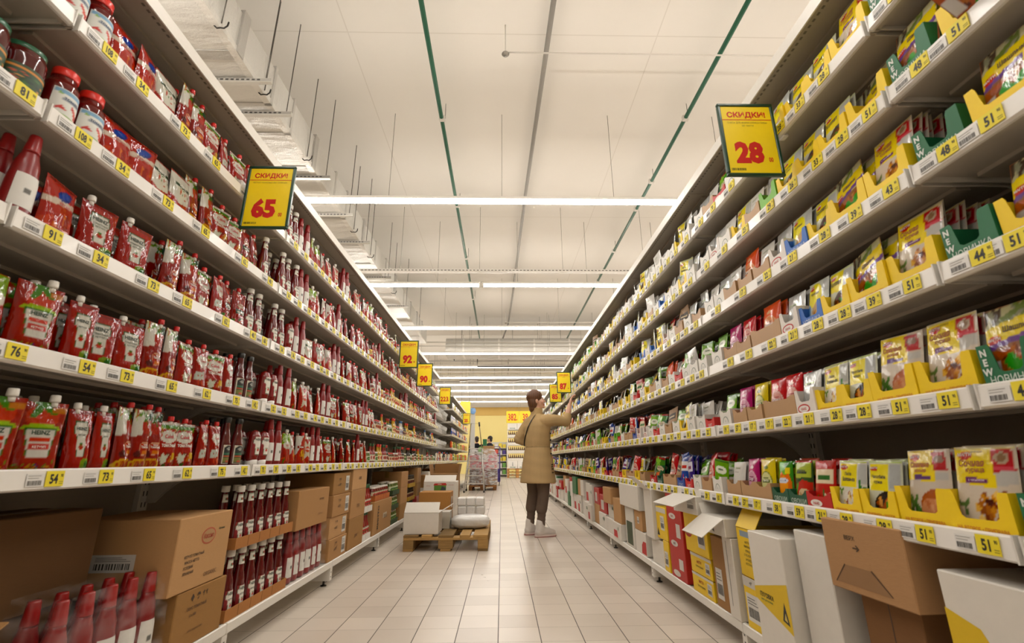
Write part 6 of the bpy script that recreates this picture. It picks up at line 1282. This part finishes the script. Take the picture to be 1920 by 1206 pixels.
def woman():
    o = link('person', None, None, WM); tag(o, 'person in beige coat and white sneakers reaching up to the right shelf', 'person')
    SK = 'd3a48c'
    b = MB(); head_pieces(b, HM)
    lathe_chain(b, [(0, -.005, 1.50), (0, -.01, 1.36)], [.05, .058])
    loft(b, [(.80, .15, .11, 0, 0), (.92, .155, .11, 0, 0), (1.02, .13, .10, 0, 0), (1.2, .155, .11, 0, 0), (1.31, .15, .09, 0, 0), (1.37, .08, .06, 0, 0)])
    RS, RE_, RW = (.155, .01, 1.325), (.261, .253, 1.300), (.254, .335, 1.515); LS, LE, LW = (-.16, .0, 1.325), (-.25, -.10, 1.10), (-.13, .11, 1.02)
    lathe_chain(b, [RS, RE_, RW], [.05, .042, .027]); lathe_chain(b, [LS, LE, LW], [.05, .040, .026])
    hand_pieces(b, RW, (.05, .30, .95), (.70, -.55, .05), (.5, .75, -.2), (.55, .45, .4, .42), -1, .98)
    hand_pieces(b, LW, (.75, .6, -.1), (.1, .1, 1), (.6, -.7, 0), (.5, .5, .55, .6), 1, .95)
    legs = {1: [(.088, 0, .84), (.085, .0, .46), (.085, -.055, .09)], -1: [(-.088, 0, .84), (-.11, .01, .46), (-.128, -.03, .09)]}
    for s in (1, -1): lathe_chain(b, legs[s], [.082, .052, .038]); lathe_chain(b, [legs[s][2], tuple(np.array(legs[s][2]) + (.03, .13, -.045))], [.036, .026])
    link('body', fuse(b, .0048, face_colour(HM, SK), 'skin', 'body', 2), o)
    # hair
    b = MB()
    def E(c, r): q = MB(); q.ball((0, 0, 0), r, 'ffffff', 'hair', 20, 14); b.add(q.v[0] + np.array(c), q.f, 'ffffff', 'hair', True, HM)
    E((0, -.016, .046), (.090, .104, .095)); E((0, -.050, -.02), (.084, .064, .098)); E((0, -.062, -.10), (.066, .044, .056))
    for s in (-1, 1): E((s * .058, -.042, -.025), (.027, .044, .072))
    def hc(V):
        g = np.sin(V[:, 0] * 210 + V[:, 1] * 160 + np.sin(V[:, 2] * 30) * 2) * .5 + .5; return col('553620') * (1 - g[:, None] * .35) + col('8a5a38') * g[:, None] * .35
    link('hair', fuse(b, .006, hc, 'hair', 'hair', 9), o)
    # coat
    b = MB()
    loft(b, [(.585, .222, .190, .005, -.01), (.60, .224, .192, .005, -.01), (.72, .206, .176, 0, -.005), (.86, .188, .160, 0, 0), (.97, .168, .140, 0, 0), (1.0, .161, .133, 0, 0), (1.03, .164, .136, 0, 0), (1.14, .176, .138, 0, 0), (1.25, .186, .132, 0, 0), (1.32, .170, .110, 0, 0), (1.365, .115, .088, 0, -.003), (1.395, .076, .074, 0, -.005), (1.44, .068, .070, 0, -.002), (1.475, .066, .070, 0, .0)])
    cuff = tuple(np.array(RE_) * .70 + np.array(RW) * .30)
    lathe_chain(b, [(.135, .0, 1.305), (.20, .115, 1.318), RE_, cuff], [.082, .070, .060, .054]); lathe_chain(b, [(-.14, 0, 1.30), (-.20, -.045, 1.21), LE, LW], [.080, .068, .060, .050])
    rr = random.Random(4)
    for i in range(0):            # soft creases: small ridges across elbows, back and skirt
        k = rr.random()
        if k < .3: c0 = np.array(LE) + (rr.uniform(-.05, .04), rr.uniform(-.06, .06), rr.uniform(-.06, .1)); ln = .05
        elif k < .6: c0 = np.array(RE_) * rr.random() + np.array(RS) * .0 + np.array((.18, .1, 1.31)) * 0 ; c0 = np.array(RE_) + (rr.uniform(-.08, .03), rr.uniform(-.1, .03), rr.uniform(-.05, .05)); ln = .05
        else: a = rr.uniform(PI, 2 * PI); c0 = np.array((.165 * math.cos(a), .135 * math.sin(a), rr.uniform(.9, 1.2))); ln = .07
        d = np.array((rr.uniform(-1, 1), rr.uniform(-1, 1), rr.uniform(-.5, .5))); d = d / np.linalg.norm(d) * ln
        lathe_chain(b, [tuple(c0 - d), tuple(c0 + d * .2), tuple(c0 + d)], [.004, .010, .004], 3)
    def cc(V):
        g = .5 + .5 * np.sin(V[:, 2] * 55 + V[:, 0] * 13); base = np.tile(col('b89b6e'), (len(V), 1)); base = base * (1 - .03 * g[:, None]); base[np.abs(V[:, 2] - 1.0) < .004] *= .7; return base  # faint fold shading painted as bands into the cloth colour, plus dark belt seam
    ct = link('coat', fuse(b, .0065, cc, 'cloth', 'coat', 4), o)
    b = MB()
    for (z0, z1, x0, wd) in ((.79, .80, .207, .02), (.765, .775, .21, .012), (.74, .75, .212, .022), (.70, .708, .214, .03)):
        b.box(x0 - .006, .03, z0, x0 + .004, .03 + wd, z1, '1e1a16', 'cloth')
    for z in (.92, .98, 1.08, 1.16): b.ball((.170, .062, z), (.012, .012, .012), '241e18', 'plastic', 10, 6)
    link('coat_buttons', b.build('coat_buttons'), ct)
    b = MB(); N_ = 40; V = []
    for i in range(N_ + 1):
        t = i / N_; x = .055 - .19 * t; z = 1.385 - .37 * t - .02 * math.sin(PI * t); rx = np.interp(z, [.97, 1.0, 1.14, 1.25, 1.32, 1.365, 1.40], [.168, .163, .178, .188, .172, .118, .082]); ry = np.interp(z, [.97, 1.0, 1.14, 1.25, 1.32, 1.365, 1.40], [.140, .136, .140, .134, .113, .092, .08])
        q = max(0., 1 - min(.999, abs(x / rx)) ** 2.35) ** .425; y = -ry * q - .007
        for s in (-1, 1): V.append((x + s * .013 * .85, y, z + s * .013 * .5))
    b.add(V, [[2 * i, 2 * i + 1, 2 * i + 3, 2 * i + 2] for i in range(N_)], '17150f', 'plastic', True)
    b.add([(v[0], v[1] + .004, v[2]) for v in V], [[2 * i, 2 * i + 2, 2 * i + 3, 2 * i + 1] for i in range(N_)], '17150f', 'plastic', True)
    link('bag_strap', b.build('bag_strap'), o)
    # trousers, one mesh per person
    b = MB(); loft(b, [(.74, .16, .12, 0, 0), (.86, .165, .125, 0, 0), (.92, .15, .115, 0, 0)])
    for s in (1, -1):
        h, k, a = (np.array(q) for q in legs[s]); pts = [tuple(h), tuple(h * .5 + k * .5), tuple(k), tuple(k * .55 + a * .45 + (0, -.012, 0))]; rd = [.098, .088, .070, .067]
        for j in range(7): t = .55 + .36 * j / 6; pts.append(tuple(k * (1 - t) + a * t + (0, -.004, 0))); rd.append(.052 if j % 2 else .047)
        lathe_chain(b, pts, rd, 4)
    link('trousers', fuse(b, .0065, '67574b', 'cloth', 'trousers', 2), o)
    for s in (1, -1):
        a = np.array(legs[s][2]); S = Matrix.Translation((a[0], a[1], 0)) @ Matrix.Rotation(math.radians(-13), 4, 'Z'); b = MB()
        def P3(p): return tuple(S @ Vector(p))
        lathe_chain(b, [P3((0, -.005, .15)), P3((0, -.008, .075))], [.050, .053]); lathe_chain(b, [P3((0, -.03, .05)), P3((0, .05, .06)), P3((0, .12, .047)), P3((.004, .165, .042))], [.046, .046, .041, .032])
        sh_ = link('shoe', fuse(b, .006, 'd2cbc4', 'plastic', 'shoe', 2), o)
        c_ = MB(); Q = [(.0, -.082), (.030, -.07), (.042, -.03), (.044, .05), (.048, .12), (.040, .175), (.015, .20), (-.015, .20), (-.038, .175), (-.046, .12), (-.042, .05), (-.040, -.03), (-.030, -.07)]
        for z0, z1, cl, g in ((.0005, .010, '9a5f58', 1.0), (.010, .028, 'd6c6be', .985)):
            n = len(Q); V = [(x * g, y * g, z) for z in (z0, z1) for x, y in Q]; c_.add(V, [list(range(n))[::-1], [n + i for i in range(n)]] + [[i, (i + 1) % n, n + (i + 1) % n, n + i] for i in range(n)], cl, 'plastic', False, S)
        link('shoe_sole', c_.build('shoe_sole'), sh_)
        l = MB()
        for k in range(5): z = .075 + .014 * k; y = .085 - .022 * k; l.tube([P3((-.026, y, z)), P3((0, y + .012, z + .012)), P3((.026, y, z))], .0035, 'e6e2dc', 'cloth', 6)
        link('shoe_lace', l.build('shoe_lace'), sh_)
woman()
q = sachet(.055, .075, .006, art_whitespice, 45, (), 'paper', 'dcdad4', name='spice_sachet', desc='', cat='sachet', nu=8, nv=8)
tag(link('spice_sachet', q.root, None, WM @ Matrix.Translation((.262, .43, 1.63)) @ Matrix.Rotation(-.6, 4, 'Z') @ Matrix.Rotation(.2, 4, 'X')), 'small white sachet pinched in the raised hand', 'sachet')
def far_person(x, y, face, label, jacket, hair):
    Mx = TRS(x, y, 0, face); o = link('person', None, None, Mx); tag(o, label, 'person'); H = Matrix.Translation((0, 0, 1.62)); b = MB(); head_pieces(b, H)
    lathe_chain(b, [(0, -.005, 1.55), (0, -.01, 1.40)], [.052, .06]); loft(b, [(.85, .16, .11, 0, 0), (1.1, .16, .12, 0, 0), (1.36, .18, .11, 0, 0), (1.43, .09, .07, 0, 0)])
    arms = {s: [(s * .2, 0, 1.37), (s * .26, -.04, 1.10), (s * .20, .16, .95)] for s in (1, -1)}; legs = {s: [(s * .09, 0, .88), (s * .10, 0, .48), (s * .10, -.03, .08)] for s in (1, -1)}
    for s in (1, -1):
        lathe_chain(b, arms[s], [.05, .042, .028]); hand_pieces(b, arms[s][2], (-.2 * s, .9, -.2), (0, .1, 1), (-s, 0, 0), (.4, .4, .4, .4), 1, 1); lathe_chain(b, legs[s], [.085, .055, .04]); lathe_chain(b, [legs[s][2], (s * .11, .12, .035)], [.04, .03])
    link('body', fuse(b, .008, face_colour(H, 'c99a80'), 'skin', 'body', 2), o)
    b = MB(); b.ball((0, -.02, 1.655), (.083, .1, .09), 'ffffff', 'hair', 18, 12); b.ball((0, -.06, 1.58), (.07, .045, .07), 'ffffff', 'hair', 18, 12); link('hair', fuse(b, .008, hair, 'hair', 'hair', 2), o)
    b = MB(); loft(b, [(.80, .19, .14, 0, 0), (1.1, .19, .14, 0, 0), (1.34, .205, .13, 0, 0), (1.42, .11, .09, 0, 0), (1.47, .07, .075, 0, 0)])
    for s in (1, -1): lathe_chain(b, arms[s], [.075, .062, .05])
    link('jacket', fuse(b, .01, jacket, 'cloth', 'jacket', 3), o)
    b = MB(); loft(b, [(.78, .16, .12, 0, 0), (.9, .16, .12, 0, 0)])
    for s in (1, -1): lathe_chain(b, [legs[s][0], legs[s][1], (s * .10, -.03, .1)], [.098, .075, .062])
    link('trousers', fuse(b, .01, '23252c', 'cloth', 'trousers', 2), o)
    b = MB()
    for s in (1, -1): lathe_chain(b, [(s * .10, -.05, .05), (s * .11, .13, .042)], [.048, .04])
    link('shoes', fuse(b, .009, '1c1a18', 'plastic', 'shoes', 2), o)
far_person(-.985, 18.6, .2, 'person in black jacket seen from behind beyond the ladder', '1d1f22', '33241a')
far_person(-.47, 18.3, 1.2, 'person with dark hair mostly hidden behind the wrapped goods', '26262c', '1c1613')
# ================================================================ far part of the left rack
LF = list(range(7, 13))
def rack_far():
    global JY
    xf = XL; o = link('shelving_rack', None, None, TRS(xf - (DEEP + .04), 0, 0)); tag(o, 'far continuation of the white rack on the left side', 'shelving rack')
    for k in LF: link('back_panel', PANEL, o, TRS(0, JY[k] + .665, 0))
    for k in LF + [13]: link('upright_post', UPR, o, TRS(0, JY[k], 0)); link('rack_foot', FOOT['left'], o, TRS(DEEP + .04, JY[k], 0))
    for k in LF:
        zs = [.839] if k in (7, 8) else LZS
        for li, z in enumerate(zs):
            s = link('shelf', None, None, TRS(xf, JY[k] + .665, z)); tag(s, f'white steel shelf with price rail, {ORD[li + 1]} above the base, {ORD[k + 1]} bay of left rack', 'shelf', 'price railed shelves of the left rack'); link('shelf_deck', SHM[0], s); rl = link('price_rail', SHM[1], s)
            for e in (-.655, .655): link('shelf_bracket', BRK, s, TRS(0, e, 0))
            SHELVES[('left', k, li)] = rl
            for i in range(7): put_tag('left', li, JY[k] + .1 + .18 * i, lay.choice(['25', '36', '49', '58', '73']))
        if k not in (7, 8): s = link('shelf', TOPM, None, TRS(xf, JY[k] + .665, LTOP)); tag(s, f'bare top shelf of the left rack, {ORD[k + 1]} bay from the camera', 'shelf', 'bare top shelves of the left rack')
        s = link('shelf', BASEM, None, TRS(xf, JY[k] + .665, LBASE)); tag(s, f'low white base shelf of the left rack, {ORD[k + 1]} bay from the camera', 'shelf', 'base shelves of the left rack')
rack_far()
# slanted wire baskets with pale packets
def basket_mesh(Ln):
    b = MB(); D, Hh = .26, .17
    for z, y in ((0, -.03), (Hh * .5, -.05), (Hh, -.07)): b.tube([(-Ln / 2, y, z), (Ln / 2, y, z)], .004, 'b9b6b0', 'metal', 6)
    b.tube([(-Ln / 2, D, 0), (Ln / 2, D, 0)], .004, 'b9b6b0', 'metal', 6); b.tube([(-Ln / 2, D, Hh * 1.2), (Ln / 2, D, Hh * 1.2)], .004, 'b9b6b0', 'metal', 6)
    for i in range(15): x = -Ln / 2 + Ln * i / 14; b.tube([(x, -.07, Hh), (x, -.03, 0), (x, D, 0), (x, D, Hh * 1.2)], .0028, 'c2bfb9', 'metal', 5)
    return b.build('wire_basket')
BK = basket_mesh(.62)
bp = sachet(.15, .24, .02, art_whitespice, 77, (), 'paper', 'c8c6c0', name='paper_packet', desc='', cat='packet', nu=10, nv=14)
for k in (7, 8):
    for li, z in enumerate((1.12, 1.46, 1.80, 2.12)):
        for h in (0, 1):
            y0 = JY[k] + .34 + .65 * h; wn = f'{"near" if h == 0 else "far"} half of {ORD[k + 1]} bay of left rack, {ORD[li + 1]} tier'
            M = TRS(XL - .20, y0, z - .02, PI / 2) @ Matrix.Rotation(-.0, 4, 'X'); tag(link('wire_basket', BK, None, M), f'grey wire basket in the {wn}', 'wire basket', 'wire baskets of the far left rack')
            for j in range(4):
                for q in range(2):
                    L = M @ TRS(-.235 + .157 * j, .03 + .07 * q, .008, lay.uniform(-.06, .06), -.32 - .05 * q); s = link('paper_packet', bp.root, None, L)
                    reg(s, ('front ' if q == 0 else 'rear ') + 'white packet', f'in a wire basket, {ORD[li + 1]} tier of left rack', 'packet', 'white packets in the wire baskets')
FP = [['yellowp', 'greenp', 'orangep'], ['yellowp', 'kraftp', 'greenp', 'orangep'], ['orangep', 'white', 'whiteblue', 'bluered'], ['white', 'orangep', 'whiteblue', 'yellowp'], ['yellowp', 'white', 'greenp', 'whiteblue']]
for k in range(9, 13):
    for li in range(5):
        y = JY[k] + .06
        while y < JY[k] + 1.24:
            s = lay.choice(FP[li]); wd = PK[s].size[0]; n = lay.choice((2, 3))
            for j in range(n):
                if y < JY[k] + 1.25: put('left', li, s, y + wd / 2); y += wd + .01
for k in (7, 8):
    y = JY[k] + .08
    while y < JY[k] + 1.22:
        s = lay.choice(['sdark', 'swhite', 'jdark', 'white', 'redgreen']); put('left', 0, s, y + .06); y += PK[s].size[0] + .02
# end pillar with a blue disc and a yellow hanging board
o = link('store_pillar', None, None, TRS(-1.12, 18.1, 0)); tag(o, 'slim white pillar with blue disc at the far rack end', 'pillar')
b = MB(); b.cbox(-.085, -.085, 0, .085, .085, 2.78, 'bcbab6', 'steel', .012); link('pillar_shaft', b.build('pillar_shaft'), o)
b = MB(); b.lathe([(.11, -.012), (.12, -.008), (.12, .008), (.11, .012)], 28, '6a98d8', 'plastic', Matrix.Translation((.0, -.125, 2.66)) @ Matrix.Rotation(PI / 2, 4, 'X')); link('round_sign', b.build('round_sign'), o)
o = link('hanging_board', None, None, TRS(-1.38, 17.6, 2.20)); tag(o, 'plain yellow hanging board above the far left rack end', 'sign')
b = MB(); b.cbox(-.19, -.012, 0, .19, .012, .78, 'f2d21c', 'plastic', .004); link('board_panel', b.build('board_panel'), o)
b = MB()
for s in (-1, 1): b.tube([(s * .15, 0, .78), (s * .15, 0, CEIL - 2.20)], .004, '8a867e', 'metal', 6)
link('hanging_rod', b.build('hanging_rod'), o)
# ================================================================ far end of the hall
def euro(x, y, z, lb): return pallet(x, y, z, 0, lb, W_=1.0, L=.8, c='c08a50')
for i in range(3): euro(.76, 23.9, .1445 * i, f'wooden pallet under the far bottle display, {("bottom", "middle", "top")[i]} of three')
carton(.53, 23.9, .434, 0, .47, .6, .36, 'dcd8d0', 'white carton with green print, lower left in bottle display', mat='board', texts=[('F', 'РОССИЯ', 0, .03, .05, '2a7a5a', .03, .9)], patches=[('F', [(-.03, .12), (.03, .12), (.015, .3), (-.015, .3)], 'a8aaa8')])
carton(1.01, 23.9, .434, 0, .47, .6, .36, 'dcd8d0', 'white carton with green print, lower right in bottle display', mat='board', texts=[('F', 'РОССИЯ', 0, .03, .05, '2a7a5a', .03, .9)], patches=[('F', [(-.03, .12), (.03, .12), (.015, .3), (-.015, .3)], 'a8aaa8')])
tm = tray_mesh(.98, .6, .12, 'dcd6cc'); br = bottle([(.04, 0), (.044, .006), (.044, .15), (.02, .22), (.016, .27)], '5a2a16', [(.017, .265), (.018, .268), (.018, .29), (.016, .292)], 'b85a2c', (.03, .12, 1.2, lab_of('e2dcc8', 'c8a86a', 'e8e4d8')), 'sauce_bottle', 'brown bottle', 'sauce bottle', sy=1)
for t in range(4):
    z = .796 + .375 * t; tag(link('bottle_tray', tm, None, TRS(.77, 23.9, z)), f'white bottle tray in the far display, {ORD[t + 1]} tier from bottom', 'tray')
    for j in range(10):
        for q in range(2): s = spawn(br, TRS(.77 - .44 + .098 * j, 23.66 + .1 * q, z + .0035)); reg(s, ('front' if q == 0 else 'rear') + ' brown bottle', f'in {ORD[t + 1]} tier of far display', 'sauce bottle', 'brown bottles of the far display')
    b = MB(); b.box(-.49, -.3, 0, .49, .3, .02, 'd8d2c8', 'kraft')
    for x in (-.485, .455): b.box(x, -.3, -.245, x + .03, -.27, 0, 'd8d2c8', 'kraft'); b.box(x, .27, -.245, x + .03, .3, 0, 'd8d2c8', 'kraft')
    tag(link('tier_board', b.build('tier_board'), None, TRS(.77, 23.9, z + .352)), f'white tier board of the far display, {ORD[t + 1]} from bottom', 'board')
for j in range(2): carton(.53 + .48 * j, 23.9, 2.30, 0, .47, .6, .30, 'dcd8d0', f'white carton with green print, top {("left", "right")[j]} of bottle display', mat='board', texts=[('F', 'РОССИЯ', 0, .03, .05, '2a7a5a', .03, .9)])
for j, t in enumerate(('382', '39')):
    o = link('price_board', None, None, TRS(.55 + .66 * j, 23.55, 2.62)); tag(o, f'{("left", "right")[j]} yellow hanging price board above the far bottle display', 'sign')
    b = MB(); b.cbox(-.32, -.01, 0, .32, .01, .58, 'f4d81c', 'paper', .004); b.text(t, lambda x, y: (-.03 + x, -.0115 + 0 * x, .12 + y), .34, 'cf1a12', 'paper', .02, .6); b.text('00', lambda x, y: (.2 + x, -.0115 + 0 * x, .12 + y), .08, 'cf1a12', 'paper', .02, .7); link('board_panel', b.build('board_panel'), o)
    b = MB()
    for s in (-1, 1): b.tube([(s * .28, 0, .58), (s * .28, 0, CEIL - 2.62)], .005, 'bdb8b0', 'metal', 6)
    link('hanging_rod', b.build('hanging_rod'), o)
# purple roll cage
o = link('roll_cage', None, None, TRS(-.19, 17.0, 0)); tag(o, 'purple wheeled roll cage beside the wrapped pallet', 'trolley')
b = MB()
for x in (-.12, .12):
    for y in (-.3, .3): b.tube([(x, y, .14), (x, y, 1.30)], .018, '3a2a78', 'plastic', 8)
for z in (.16, .45, .75, 1.05, 1.29):
    for x in (-.12, .12): b.tube([(x, -.3, z), (x, .3, z)], .012, '3a2a78', 'plastic', 6)
    b.tube([(-.12, -.3, z), (.12, -.3, z)], .012, '3a2a78', 'plastic', 6)
link('cage_frame', b.build('cage_frame'), o); b = MB(); b.cbox(-.13, -.31, .12, .13, .31, .15, '33256a', 'plastic', .005); link('cage_base', b.build('cage_base'), o)
wm = MB(); wm.lathe([(.02, -.016), (.06, -.014), (.062, 0), (.06, .014), (.02, .016)], 18, '1e1c1a', 'plastic', Matrix.Rotation(PI / 2, 4, 'Y')); wm.box(-.02, -.02, .05, .02, .02, .122, '8a8884', 'metal'); wm = wm.build('caster_wheel')
for x in (-.1, .1):
    for y in (-.26, .26): link('caster_wheel', wm, o, TRS(x, y, .0625))
carton(-.19, 17.0, .152, 0, .2, .5, .4, '4a3a8a', 'violet carton low in the purple roll cage', mat='board'); carton(-.19, 17.0, .554, 0, .2, .5, .42, 'd8d4d8', 'white carton on the violet one in the roll cage', mat='board')
carton(-.52, 14.55, 1.257, 0, .12, .2, .20, '1f6a3c', 'small dark green carton on top of the brown one', mat='board')
# low shelving near the yellow wall
for i, (x, y, lb) in enumerate(((-.18, 25.2, 'left'), (2.6, 26.2, 'right'))):
    o = link('shelving_unit', None, None, TRS(x, y, 0)); tag(o, f'low white shelving unit by the yellow wall, {lb} one', 'shelving unit'); W_ = .9
    b = MB(); b.box(-W_ / 2, .2, 0, W_ / 2, .22, 1.75, 'c9c4bb', 'steel'); link('back_panel', b.build('back_panel'), o)
    for s in (-1, 1): b = MB(); b.cbox(s * W_ / 2 - .02, -.22, 0, s * W_ / 2 + .02, .22, 1.75, 'd8d4cc', 'steel'); link('side_panel', b.build('side_panel'), o)
    for t in range(5):
        b = MB(); b.cbox(-W_ / 2 + .02, -.22, .1 + .33 * t, W_ / 2 - .02, .2, .125 + .33 * t, 'dcd8d0', 'steel', .003); link('shelf_board', b.build('shelf_board'), o)
        for j in range(4):
            carton(x - .31 + .205 * j, y - .05, .126 + .33 * t, 0, .17, .26, r5.uniform(.15, .26), r5.choice(['d8d4d0', '4a3a8a', 'd8d4d0', '6aa04a', 'c84a3a', 'e0c83a']), f'small carton in the {lb} low shelving unit, {ORD[t + 1]} board up, {ORD[j + 1]} from left', 'cartons in the low shelving units', mat='board', seam=False)
bpy.context.view_layer.update(); finish_labels()
